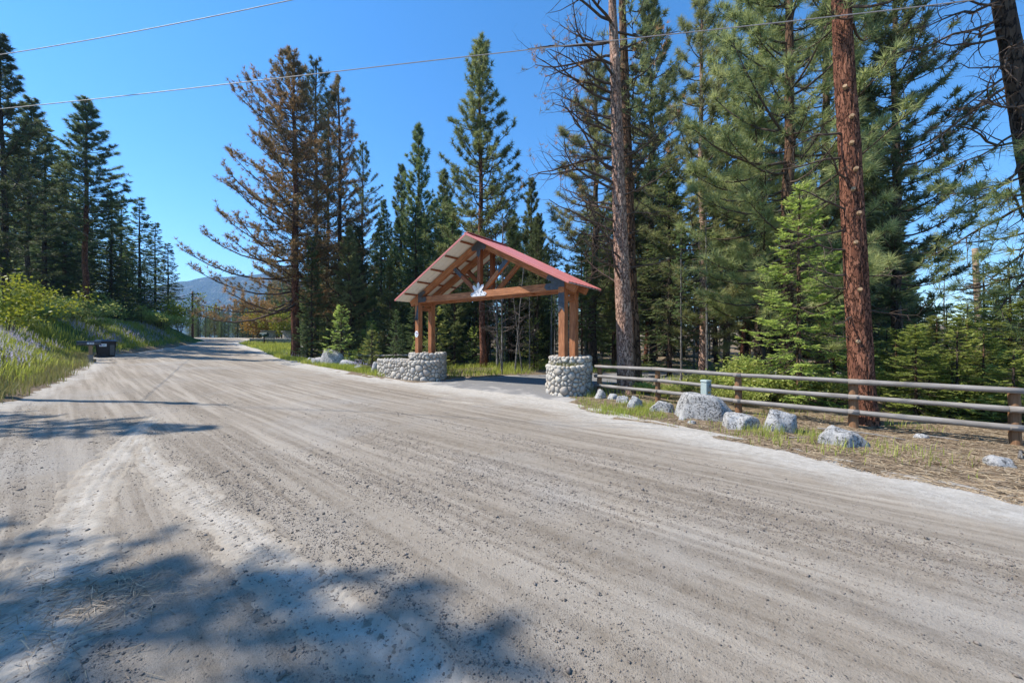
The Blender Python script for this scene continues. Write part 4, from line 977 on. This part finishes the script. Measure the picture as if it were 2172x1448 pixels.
# centre
hero('brownA', 627, 29, 118, 'tall browning pine with wide bare branches left of the gate', rz_=0, bark=M['bark_red'])
hero('brownB', 668, 33, 124, 'slim olive-green pine right behind the browning pine', wide=1.1)
hero('brownC', 722, 34, 160, 'slim pine with rusty top, second right of the browning pine', wide=1.1)
hero('brownB', 700, 36, 190, 'thin-crowned pine between the olive and rusty-topped pines', wide=.9)
hero('brownB', 772, 40, 300, 'sparse green pine at the right end of the browning group', wide=1.1, leaf=M['pine'])
hero('pineD', 885, 38, 264, 'green pine with narrow pointed crown left of the gate roof', wide=1.0)
hero('pineD', 852, 42, 350, 'dark green pine left of the narrow pointed pine', wide=1.0, leaf=M['pine_dark'])
hero('pineA', 1026, 24, 88, 'tall dense green pine rising straight behind the gate roof', wide=1.1)
hero('pineD', 1128, 32, 378, 'young pine in the sky gap right of the tall gate pine', wide=1.0)
hero('firA', 1088, 36, 440, 'dark fir behind the peak of the gate roof', wide=1.0)
hero('pineD', 940, 40, 360, 'bluish green pine between the pointed pine and the tall gate pine', wide=1.1)
hero('pineB', 815, 46, 425, 'distant green pine above the left stone planter', wide=1.1)
hero('pineD', 742, 30, 480, 'bushy grey-green pine behind the left fence', wide=1.3, leaf=M['pine_light'])
hero('pineD', 828, 27, 560, 'low bushy pine left of the left timber posts', wide=1.4)
# right of the gate
hero('pineN2', 1258, 25, 130, 'full green pine behind the dead-branched trunk', wide=1.4, leaf=M['pine_light'])
hero('pineN', 1490, 19, -60, 'light green pine with pinkish trunk beyond the fence, left of the fresh fir', wide=1.0, bark=M['bark_pink'])
hero('pineN2', 1612, 15.5, -180, 'pine with dark straight trunk behind the fresh green fir', wide=1.1, bark=M['bark_dark'])
hero('pineN', 1668, 13.2, -420, 'big light green pine filling the top right, left of the big red trunk', wide=1.05)
hero('pineB', 1905, 14.5, -260, 'dark shaded pine right behind the big red trunk', wide=1.05)
hero('pineN', 1745, 17, -250, 'tall light pine seen between the fresh fir and the big red trunk', wide=1.0)
hero('firN', 1695, 10.6, 392, 'bright fresh green fir behind the fence, left of the big red trunk', wide=1.05)
hero('firN2', 1770, 12.5, 560, 'smaller fresh fir between the bright fir and the big red trunk')
hero('firM', 1420, 20, 330, 'dense dark fir right of the dead-branched pine', wide=1.2)
hero('firC', 1540, 25, 120, 'tall dark fir in the wood behind the utility box', wide=1.0)
hero('pineC', 1385, 27, -30, 'tall pine showing between the dead-branched pine and the light green pines', wide=1.0, leaf=M['pine'])
hero('firN', 2140, 10.2, 560, 'large fresh green young fir at the right edge', wide=1.3)
hero('firN2', 2050, 10.2, 640, 'young green fir in front of the pale weathered pole', wide=1.3)
hero('firN2', 1945, 11.5, 690, 'young green fir right of the big red trunk', wide=1.35)
hero('firN', 2085, 16, 555, 'pointed fir beside the pale weathered pole', wide=1.2, leaf=M['pine'])
hero('firN2', 2200, 8.6, 660, 'young fir cut by the right edge beyond the last fence post', wide=1.3)
hero('pineD', 1972, 34, 622, 'small yellowish pine in the distance right of the big red trunk', wide=1.0, leaf=M['pine_light'])
hero('snag', 2005, 32, 583, 'bare dead tree standing in the sky gap on the right')
hero('thin', 1500, 15, 420, 'thin grey-stemmed tree right of the pinkish trunk'); hero('thin', 1445, 16, 480, 'thin grey-stemmed tree left of the pinkish trunk')
for i, (px, Yd, yt, lb) in enumerate([(1066, 20, 600, 'leaning bare dead stem under the gate beam, leftmost'), (1092, 20.5, 560, 'tallest bare dead stem under the gate beam'), (1108, 21, 610, 'bare dead stem nearest the right gate post')]):
    o = hero('deadthin', px, Yd, yt, lb); o.rotation_euler = (R(4), R(-7+6*i), i*2)

# ------------------------------------------------------------------ three special trunks
def bark_trunk(P, r0, flare, nseg=64, zmax=9.5, dz=.05, sc=1.0, pw=.5):
    H = P[-1, 2]; z = np.concatenate([np.arange(-.3, zmax, dz), np.linspace(zmax, H, 24)]); zz = np.clip(z, 0, H)
    c = at_h(P, zz); c[:, 2] = z; r = (r0-.03)*(1-zz/H)**pw+.03; r = r*(1+flare*np.exp(-np.maximum(z, 0)/.35))
    a = np.arange(nseg)*2*math.pi/nseg; A, Z = np.meshgrid(a, z)
    ca, sa = np.cos(A)*2.2, np.sin(A)*2.2
    pl = np.abs(vn(ca*2.2+Z*.35*sc, sa*2.2+Z*.9*sc, 51))*2; crack = 1-ss(.0, .28, pl)
    pl2 = np.abs(vn(ca*4.5+Z*2.1*sc, sa*4.5-Z*1.3*sc, 52))*2; crack2 = 1-ss(0, .3, pl2)
    rr = r[:, None]*(1+.05*vn(ca, sa+Z*.4, 53))-.022*crack-.010*crack2+.008*vn(ca*9, sa*9+Z*6, 54)
    V = np.stack([c[:, 0:1]+rr*np.cos(A), c[:, 1:2]+rr*np.sin(A), Z], -1).reshape(-1, 3)
    idx = np.arange(len(z)*nseg).reshape(len(z), nseg); j = np.roll(idx, -1, 1)
    F = np.stack([idx[:-1].ravel(), j[:-1].ravel(), j[1:].ravel(), idx[1:].ravel()], 1)
    return np_mesh('bark_trunk', V, F, True)
def knots(root, P, r0, H, specs, mat):
    for h, az in specs:
        p = at_h(P, np.array([h]))[0]; rr = (r0-.03)*(1-h/H)**.5+.03; d = np.array([math.cos(az), math.sin(az), .35])
        V, Fs = tube([p+d*(rr-.05), p+d*(rr+.035)], [.05, .04], 10); obj('cut_branch_stub', np_mesh('cut_branch_stub', V, Fs), mat, root)
# big red trunk behind the fence
x, y = 7.86, 8.42; rs = np.random.RandomState(61); H = 21; P = trunk_path(rs, H, (-.55, .6), .004); z0 = float(tz(x, y))
r_ = empty('pine_tree', (x, y, z0), 'massive red-barked pine trunk standing right behind the fence', 'pine'); OCC.append((x, y, 1))
obj('trunk', bark_trunk(P, .235, .18, 72), M['bark_red'], r_)
toc = math.atan2(-y, -x)
knots(r_, P, .235, H, [(1.75, toc-.1), (2.9, toc+.25), (3.95, toc+.1), (4.6, toc+.5), (5.15, toc+.15), (5.6, toc+.45), (6.2, toc+.2), (6.8, toc+.35), (7.5, toc-.05)], M['lumber'])
left = toc-.95
sp = [(1.9, left, .75, 0), (2.35, left+.2, .8, .1), (3.0, left-.2, 1.1, .2), (3.35, left, 1.3, .25), (3.9, left+.1, 1.6, .15), (4.35, left-.1, 1.5, .2), (4.8, left, 1.5, .1), (5.5, left+.2, 1.5, .1), (6.0, left-.1, 1.7, .2), (6.5, left, 1.8, .25), (2.6, left+3, 1.0, .1), (3.3, left+2.6, .9, .2)]
(Vb, Fb), tips = dead_limbs(rs, P, sp, .3, thick=.8); tag(obj('bare_limbs', np_mesh('bare_limbs', Vb, Fb), M['twig'], r_), kind='stuff')
pc = pine(62, 21, .42, 2.4, 70, .26, 16, .26, .018, 9); tag(obj('crown', pc[2][1], M['pine'], r_), kind='stuff'); tag(obj('branches', pc[1][1], M['twig'], r_), kind='stuff')
# dead-branched pine right of the gate (twin stems)
x, y = PX(1329, 13.4), 13.4; rs = np.random.RandomState(63); H = 17; P = trunk_path(rs, H, (-.55, .3), .004); z0 = float(tz(x, y))
r_ = empty('pine_tree', (x, y, z0), 'pinkish pine trunk with many bare dead branches right of the gate', 'dead pine'); OCC.append((x, y, 1))
obj('trunk', bark_trunk(P, .31, .22, 64, 12, .06, pw=.55), M['bark_pink'], r_)
sp = []
for i in range(44):
    h = 3.7+9.8*i/44+.2*rs.rand(); side = math.pi if i % 3 != 2 else 0
    sp.append((h, side+rs.randn()*.5, (2.2+1.3*rs.rand())*(.75 if side == 0 else 1.0)*(1 if h > 5.5 else .75), .12+.3*rs.rand()))
(Vb, Fb), tips = dead_limbs(rs, P, sp, .6, thick=.95); tag(obj('bare_limbs', np_mesh('bare_limbs', Vb, Fb), M['twig'], r_), kind='stuff')
kp = (tips[:, 2] > 7) & (rs.rand(len(tips)) < .05); Vn_, Fn_, tn = needles(tips[kp], np.tile([[0, 0, .3]], (kp.sum(), 1)), rs, 12, .16, .016); tag(obj('crown', np_mesh('sparse_needles', Vn_, Fn_, False, {'tint': tn}), M['pine_brown'], r_), kind='stuff')
x, y = PX(1348, 14.2), 14.2; rs = np.random.RandomState(64); P = trunk_path(rs, 18, (-.4, .2), .004)
r_ = empty('pine_tree', (x, y, float(tz(x, y))), 'darker trunk tight against the right of the pinkish dead-branched pine', 'pine'); OCC.append((x, y, 1))
obj('trunk', bark_trunk(P, .25, .2, 48, 12, .08), M['bark_brown'], r_); pc = pine(65, 18, .4, 1.9, 60, .2, 16, .25, .018, 8, gap=.45); tag(obj('crown', pc[2][1], M['pine_light'], r_), kind='stuff'); tag(obj('branches', pc[1][1], M['twig'], r_), kind='stuff')
# right edge tree with drooping dead branches
x, y = 12.9, 8.6; rs = np.random.RandomState(66); H = 19; P = trunk_path(rs, H, (-3.0, .2), .004)
r_ = empty('pine_tree', (x, y, float(tz(x, y))), 'dark trunk with drooping bare branches in the top right corner', 'pine'); OCC.append((x, y, 1))
obj('trunk', bark_trunk(P, .23, .2, 56, 10, .06), M['bark_dark'], r_)
sp = [(h, math.pi+rs.randn()*.55, 1.5+.9*rs.rand(), -.3-.35*rs.rand()) for h in np.linspace(3.6, 9.8, 30)]
(Vb, Fb), tips = dead_limbs(rs, P, sp, -.35, thick=.8); tag(obj('bare_limbs', np_mesh('bare_limbs', Vb, Fb), M['twig'], r_), kind='stuff')
kp = (tips[:, 2] < 6.2) & (rs.rand(len(tips)) < .16); Vn_, Fn_, tn = needles(tips[kp], np.tile([[-.3, 0, .1]], (kp.sum(), 1)), rs, 18, .2, .014); tag(obj('crown', np_mesh('sparse_needles', Vn_, Fn_, False, {'tint': tn}), M['pine'], r_), kind='stuff')
# trees beyond the left edge whose shadows lie on the road
for (x, y, h, k, lb) in [(-12.0, 2.35, 13.3, 'brownB', 'pine beyond the left edge shading the near road'), (-17.0, 7.2, 12, 'brownC', 'pine beyond the left edge behind the unseen pole')]:
    plant(k, x, y, h, lb, 'pine', wide=1.1)

# ------------------------------------------------------------------ shrubs and undergrowth things
ZPX = [60, 130, 210, 290, 390, 460, 520, 600, 680, 760, 860, 960, 1040, 1110, 1190, 1270, 1360, 1450, 1550, 1650, 1790, 1880, 1960, 2050]
ZNAME = ['at the left edge', 'above the lupines', 'above the mailbox', 'right of the bin', 'at the end of the left wood', 'around the far dark pole', 'around the brown pole', 'above the far stone entry', 'at the browning pine', 'right of the browning pines', 'above the left planter wall',
  'behind the left gate posts', 'under the gate peak', 'right of the gate peak', 'left of the right gate posts', 'behind the right pier', 'around the dead-branched trunk', 'left of the pinkish trunk', 'above the utility box', 'left of the fresh fir', 'behind the fresh fir', 'behind the big red trunk', 'right of the big red trunk', 'at the bare dead tree', 'at the right edge']
def ZN(px): return ZNAME[int(np.searchsorted(ZPX, px))]
def shrub(key, px, Yd, h, label, name='shrub', group=None, wide=1.0):
    x = PX(px, Yd); plant(key, x, Yd, h, label, name, group, name, wide)
shrub('bushY', 12, 19.5, 2.9, 'bright yellow-green leafy bush at the left edge on the bank')
shrub('bushY', 383, 50, 4.0, 'round yellow-green bush beside the far dark pole')
shrub('bushO', 552, 60, 4.6, 'orange-tinged shrub behind the far stone entry')
shrub('bushY', 606, 58, 5.2, 'fresh green broadleaf shrub just left of the browning pine trunk')
for i, (px, Yd, h, lb) in enumerate([(118, 27, 1.7, 'small bright young fir on the left bank above the lupines'), (160, 30, 1.5, 'tiny young fir on the bank behind the mailbox'), (60, 22, 2.4, 'young dark fir behind the yellow-green bush'), (300, 40, 1.8, 'small young fir on the bank right of the bin')]):
    x = PX(px, Yd); plant('firS', x, Yd, h, lb, 'young fir', name='young_fir')
rU = random.Random(9); n_s = 0
while n_s < 46:       # low firs and bushes just behind the right fence
    px = rU.uniform(1370, 2300); Yd = rU.uniform(9, 17); x = PX(px, Yd); u, v = uv_of(x, Yd)
    if u < 12.0 or drive_d(np.array([x]), np.array([Yd]))[0] > -.8: continue
    if px < 1800 and rU.random() < .55: continue
    big = px > 1860
    if big and rU.random() < .55: plant(rU.choice(['firS', 'firS', 'firN2']), x, Yd, rU.uniform(1.0, 2.4), 'low bushy young fir %s, %s behind the right fence' % (ZN(px), 'close' if Yd < 12.5 else 'well'), 'young fir', 'young firs behind the right fence', 'young_fir', rU.uniform(1, 1.4))
    else: plant('bushG', x, Yd, rU.uniform(.4, .95), 'low green shrub %s, %s behind the fence' % (ZN(px), 'close' if Yd < 12.5 else 'well'), 'shrub', 'low shrubs behind the right fence', 'shrub', rU.uniform(1, 1.6))
    n_s += 1
for px, Yd, h, wd in ((1900, 11.8, 2.3, 1.3), (1935, 10.4, 1.7, 1.4), (1985, 10.8, 2.6, 1.3), (2020, 9.3, 1.6, 1.4), (2085, 9.0, 2.1, 1.4), (2150, 8.2, 1.7, 1.4), (2010, 13, 3.2, 1.3), (2110, 12, 3.4, 1.3), (2180, 9.8, 2.9, 1.3)):
    plant('firN2' if h > 2 else 'firS', PX(px, Yd), Yd, h, 'fresh green %s young fir %s, %s behind the fence' % ('large' if h > 2.8 else 'medium' if h > 2 else 'small', ZN(px), 'close' if Yd < 9.5 else 'just' if Yd < 11.5 else 'well'), 'young fir', 'fresh young firs behind the right fence', 'young_fir', wd)
rs_ = random.Random(19)
for i in range(20):
    px = rs_.uniform(0, 370); Yd = rs_.uniform(24, 46); x = PX(px, Yd); u, v = uv_of(x, Yd)
    if uL(v)-u < 3.2: continue
    plant('bushG', x, Yd, rs_.uniform(.8, 1.8), 'dark leafy shrub %s, below the left wood' % ZN(px), 'shrub', 'shrubs under the left wood', 'shrub', 1.3)

# ------------------------------------------------------------------ background wood
rB = random.Random(21)
def free(x, y, d):
    if drive_d(np.array([x]), np.array([y]))[0] > -1.2 or road_d(np.array([x]), np.array([y]))[0] > -1.5: return False
    for a, b, c in OCC:
        if (a-x)**2+(b-y)**2 < d*d: return False
    return True
def fill(n, reg, keys, hr, label, cat, group, dmin, wide=(1, 1.25), cond=None):
    k_ = 0; tries = 0
    while k_ < n and tries < n*60:
        tries += 1; px = rB.uniform(reg[0], reg[1]); Yd = reg[2]*(reg[3]/reg[2])**rB.random(); x = PX(px, Yd)
        if not free(x, Yd, dmin) or (cond and not cond(x, Yd)): continue
        OCC.append((x, Yd, 1)); h = rB.uniform(*hr)
        if len(reg) > 4:
            h = min(h, max(2.5, HT(x, Yd, np.interp(px, reg[4][0], reg[4][1])+rB.uniform(0, 40))))
        key = rB.choice(keys); zi = int(np.searchsorted(ZPX, px)); kind_ = {'p': 'pine', 'f': 'fir', 't': 'thin grey-stemmed tree', 'd': 'bare dead stem'}[key[0]]
        lb = '%s %s %s, %s' % ('tall' if h > hr[0]*.35+hr[1]*.65 else 'low' if h < hr[0]*.7+hr[1]*.3 else 'mid-height', kind_, ZNAME[zi], label)
        plant(key, x, Yd, h, lb, cat, group, None, rB.uniform(*wide)); k_ += 1
SKY = ([380, 400, 480, 560, 600, 640, 790, 830, 950, 960, 1060, 1090, 1160, 1200, 1280, 1350, 1450, 1900, 1960, 2060, 2200], [640, 640, 640, 610, 560, 480, 470, 440, 380, 430, 470, 450, 430, 420, 400, 330, 200, 150, 660, 640, 600])
fill(60, (-120, 345, 36, 75, ([-120, 0, 90, 200, 345], [200, 220, 330, 440, 540])), ['firA', 'firB', 'firC', 'pineB', 'pineC'], (10, 20), 'deep in the left wood', 'conifer', 'conifers in the left wood', 2.2, cond=lambda x, y: float(uL(uv_of(x, y)[1])-uv_of(x, y)[0]) > 5)
fill(60, (400, 640, 72, 135, SKY), ['firA', 'firB', 'pineB', 'pineD', 'firM'], (8, 22), 'beyond the road bend', 'conifer', 'conifers beyond the road bend', 2.5)
fill(64, (640, 1180, 26, 60, SKY), ['firA', 'firB', 'pineB', 'pineD', 'pineC', 'firC', 'firM'], (6, 20), 'in the gate wood', 'conifer', 'conifers in the wood behind the gate', 1.9)
fill(70, (1180, 1900, 20, 60, SKY), ['firC', 'pineC', 'pineA', 'pineB', 'firM', 'thin', 'firA', 'pineD'], (8, 22), 'in the fence wood', 'conifer', 'conifers beyond the right fence', 2.0)
fill(40, (1880, 2300, 24, 75, SKY), ['pineD', 'firA', 'firB', 'firM'], (3, 9), 'far off', 'conifer', 'distant conifers on the far right', 2.0)
fill(22, (1000, 1800, 18, 30), ['thin', 'deadthin', 'thin'], (5, 10), 'in the understory', 'thin tree', 'thin understory trees', 1.2, (.9, 1.1))
fill(110, (560, 2250, 60, 120, SKY), ['firA', 'pineB', 'firC', 'pineD'], (9, 22), 'in the deep background', 'conifer', 'deep background conifers', 2.2)
fill(46, (640, 1180, 20, 36), ['firS', 'firM', 'firM'], (1.2, 4.5), 'in the shaded undergrowth', 'young tree', 'undergrowth behind the gate', 1.0)

# ------------------------------------------------------------------ grass, flowers, litter, pebbles
def scatter(n, box_, dens, seed):
    rs = np.random.RandomState(seed); out = []; tot = 0
    while tot < n:
        u = box_[0]+(box_[1]-box_[0])*rs.rand(20000); v = box_[2]+(box_[3]-box_[2])*rs.rand(20000); x, y = xy_of(u, v)
        k_ = rs.rand(20000) < dens(x, y, u, v); out.append(np.column_stack([x[k_], y[k_]])); tot += k_.sum()
    return np.vstack(out)[:n]
off_road = lambda x, y: (np.maximum(road_d(x, y), drive_d(x, y)) < -.05)
# lush verge left of the gate
stuff_blades('verge_grass', scatter(26000, (8.6, 12.4, 16, 33), lambda x, y, u, v: off_road(x, y)*ss(9.3, 10.3, u+.9*vn(x*.9, y*.9, 41))*(.35+vn(x*1.2, y*1.2, 42)), 1), .12, .34, .016, M['grass'], 'bright green grass around the boulders before the left fence', 'grass', 5)
stuff_blades('far_verge_grass', scatter(14000, (10, 22, 31, 60), lambda x, y, u, v: off_road(x, y)*(.5+1.2*vn(x*.5, y*.5, 66))*ss(.2, 1.2, u-uR(v)+.8*vn(x, y, 67)), 21), .15, .42, .03, M['grass'], 'yellow-green grass on the far verge below the stone entry', 'grass', 22)
# left bank
stuff_blades('bank_grass', scatter(42000, (-9, 10, 10, 60), lambda x, y, u, v: ss(.5, 1.4, uL(v)-u+.8*vn(x*.8, y*.8, 43))*(1-ss(5, 9, uL(v)-u))*(.45+.9*vn(x*.6, y*.6, 44))*np.clip(24/np.maximum(v, 10), 0, 1)**1.5, 2), .2, .5, .02, M['grass'], 'bright green grass and leaves covering the left bank', 'grass', 6, .7)
stuff_blades('dry_bank_grass', scatter(9000, (-6, 4, 10, 34), lambda x, y, u, v: ss(.0, .4, uL(v)-u+.6*vn(x*.8, y*.8, 45))*(1-ss(1.2, 2.2, uL(v)-u)), 3), .15, .42, .014, M['drygrass'], 'yellowish dry grass along the foot of the left bank', 'grass', 7, .7)
# right verge tufts
tuft = lambda x, y, u, v: off_road(x, y)*(vn(x*1.1, y*1.1, 46) > .12)*ss(-.1, .3, vn(x*3, y*3, 47)+.2)
stuff_blades('verge_grass', scatter(3600, (7.2, 11.6, -1.8, 6.6), lambda x, y, u, v: off_road(x, y)*np.clip(1.0*np.exp(-((v-4.0)/.8)**2*1.2)*ss(8.2, 9, u)*(1-ss(10.2, 11, u))+.5*np.exp(-((v-.3)/1.2)**2)*np.exp(-((u-8.6)/.7)**2)+.25*(vn(x*1.3, y*1.3, 48) > .2), 0, 1)*(vn(x*4, y*4, 49) > -.1), 4), .07, .24, .009, M['grass'], 'thin green grass among the boulders on the right verge', 'grass', 8, .8)
# forest floor
stuff_blades('forest_grass', scatter(26000, (11.4, 30, -14, 30), lambda x, y, u, v: (drive_d(x, y) < -.3)*np.clip(.2+1.6*vn(x*.5, y*.5, 50), 0, 1)*np.clip(1.4-u/30, .1, 1), 5), .12, .4, .022, M['grass'], 'patchy green ground cover on the forest floor behind the fence', 'ground cover', 9, .8)
# lupines on the bank
lp = scatter(3300, (-7, 8, 13, 56), lambda x, y, u, v: ss(1.0, 1.9, uL(v)-u)*(1-ss(4.5, 7, uL(v)-u))*np.clip(3.2*vn(x*.55, y*.55, 60)+.5, 0, 1)*np.clip(26/np.maximum(v, 10), 0, 1), 6)
lp2 = scatter(260, (10.6, 12.3, 18, 32), lambda x, y, u, v: np.clip(3*vn(x*.8, y*.8, 61), 0, 1), 7); lp = np.vstack([lp, lp2])
def lupines(pts, seed):
    rs = np.random.RandomState(seed); n = len(pts); z = tz(pts[:, 0], pts[:, 1]); h = .3+.3*rs.rand(n); d = np.column_stack([.35*rs.randn(n)*.5+.12, .18*rs.randn(n), np.ones(n)]); d = unit(d)
    V = []; K = 16; t = np.linspace(.45, 1, K); base = np.column_stack([pts, z])
    ax = base[:, None]+d[:, None]*(h[:, None]*t)[..., None]; r = .034*(1.15-t)**.6; a = rs.rand(n, K)*6.28
    o = np.stack([np.cos(a), np.sin(a), .45+0*a], -1); s = np.stack([-np.sin(a), np.cos(a), 0*a], -1)*.018
    b = ax; tip = ax+o*r[None, :, None]*1.5; md = ax+o*r[None, :, None]*.7
    V = np.stack([b, md-s, tip, md+s], 2).reshape(-1, 3); F = np.arange(n*K*4).reshape(-1, 4); tint = np.repeat(np.clip(rs.rand(n)[:, None]*.7+.3*rs.rand(n, K), 0, 1).ravel(), 4)
    return np_mesh('lupine_flowers', V, F, False, {'tint': tint})
tag(obj('lupine_flowers', lupines(lp, 3), M['lupine']), 'pale purple lupine flower spikes on the left bank and left verge', 'flowers', kind='stuff')
# needle litter: thin straws lying on the ground
def straws(pts, seed, ln=.12, wd=.004, zf=tz, lift=.012):
    rs = np.random.RandomState(seed); n = len(pts); a = rs.rand(n)*6.28; L = ln*(.5+rs.rand(n)); d = np.column_stack([np.cos(a), np.sin(a)])*L[:, None]/2
    p0 = pts-d; p1 = pts+d; z0 = zf(p0[:, 0], p0[:, 1])+lift*rs.rand(n)+.003; z1 = zf(p1[:, 0], p1[:, 1])+lift*rs.rand(n)+.003
    s = np.column_stack([-np.sin(a), np.cos(a), .4+0*a])*wd/2*(.6+.8*rs.rand(n))[:, None]; A = np.column_stack([p0, z0]); B = np.column_stack([p1, z1])
    V = np.stack([A-s, A+s, B+s, B-s], 1).reshape(-1, 3); return np_mesh('needle_litter', V, np.arange(n*4).reshape(-1, 4), False, {'tint': np.repeat(rs.rand(n), 4)})
lit = scatter(52000, (6.4, 12.2, -5, 7.5), lambda x, y, u, v: (np.maximum(road_d(x, y), drive_d(x, y)) < .25)*np.clip(.7+.8*vn(x*1.5, y*1.5, 62), 0, 1)*np.clip(1.2-.08*(v+5), .2, 1), 8)
tag(obj('needle_litter', straws(lit, 9, .14, .007), M['litter']), 'brown dry pine needles covering the right verge', 'pine needles', kind='stuff')
rs = np.random.RandomState(12); c = np.array([(-2.75, 2.45)]); lit2 = np.vstack([c+rs.randn(520, 2)*np.array([.3, .16]), np.array([(-3.0, 2.0)])+rs.randn(260, 2)*.4, np.array([(-2.3, 1.9)])+rs.randn(120, 2)*.3])
tag(obj('needle_litter', straws(lit2, 13, .11, .003, rz, .02), M['litter']), 'small patch of dry pine needles on the pale sand at lower left', 'pine needles', kind='stuff')
# pebbles
def pebbles(pts, size, seed, zf=rz):
    rs = np.random.RandomState(seed); n = len(pts); z = zf(pts[:, 0], pts[:, 1]); o = np.array([(1, 0, 0), (-1, 0, 0), (0, 1, 0), (0, -1, 0), (0, 0, 1), (0, 0, -1)], float)
    j = o[None]*(.7+.6*rs.rand(n, 6, 1))+.25*rs.randn(n, 6, 3); j[..., 2] *= .7; V = np.column_stack([pts, z+size*.2])[:, None]+j*size[:, None, None]
    f = np.array([(0, 2, 4), (2, 1, 4), (1, 3, 4), (3, 0, 4), (2, 0, 5), (1, 2, 5), (3, 1, 5), (0, 3, 5)]); F = (f[None]+np.arange(n)[:, None, None]*6).reshape(-1, 3)
    return np_mesh('pebbles', V.reshape(-1, 3), F)
def pdens(x, y, u, v):
    r_ = np.hypot(x, y); return (road_d(x, y) > .3)*(y > 1.2)*np.clip(4.0/np.maximum(r_, 1.6), 0, 1)**1.7*np.clip(.4+1.5*vn(u*2.2, v*.22, 63)+.6*vn(x*2, y*2, 64), .07, 1)
pb = scatter(95000, (-1, 8.5, -8, 16), pdens, 10); rs = np.random.RandomState(14); sz = .003+.006*rs.rand(len(pb))**3+.012*(rs.rand(len(pb)) < .008)
tag(obj('gravel', pebbles(pb, sz, 15), M['gravel']), 'loose dark gravel scattered over the dirt road', 'gravel', kind='stuff')
# fallen sticks and log
def stick(pts, r, label, mat, name='fallen_branch'):
    P = np.array([(x, y, float(tz(x, y))+h) for x, y, h in pts]); V, Fs = tube(P, np.linspace(r, r*.5, len(P)), 7); tag(obj(name, np_mesh(name, V, Fs, True), mat), label, 'branch' if name != 'fallen_log' else 'log')
stick([(6.35, 7.85, .04), (6.7, 7.7, .06), (7.1, 7.35, .05), (7.3, 7.0, .03)], .018, 'long pale stick on needles in front of the big red trunk', M['rail'])
stick([(7.9, 7.2, .03), (8.0, 7.0, .05), (8.05, 6.8, .03)], .014, 'short pale stick left of the last fence post', M['rail'])
stick([(7.75, 5.75, .03), (7.95, 5.9, .08), (8.1, 5.7, .04)], .03, 'gnarled grey branch at the right edge of the verge', M['bark_grey'])
stick([(5.1, 6.95, .02), (5.35, 6.85, .03)], .012, 'tiny pale stick by the road edge', M['rail'])
stick([(6.9, 12.6, .14), (7.6, 12.4, .16), (8.4, 12.3, .14)], .14, 'dark fallen log behind the fence', M['bark_dark'], 'fallen_log')

# ------------------------------------------------------------------ haze over the valley
hv = bpy.data.materials.new('haze'); hv.use_nodes = True; hn = hv.node_tree; hn.nodes.clear()
ho = hn.nodes.new('ShaderNodeOutputMaterial'); pv = hn.nodes.new('ShaderNodeVolumePrincipled'); pv.inputs['Color'].default_value = (.36, .6, 1, 1); pv.inputs['Density'].default_value = .0002; pv.inputs['Anisotropy'].default_value = .2
hn.links.new(pv.outputs[0], ho.inputs['Volume'])
V, Fs = box_vf(4700, 4400, 500); tag(obj('haze', np_mesh('haze', V, Fs), hv, None, (-450, 400, 205)), 'thin blue summer haze in the valley air', 'haze', kind='stuff')
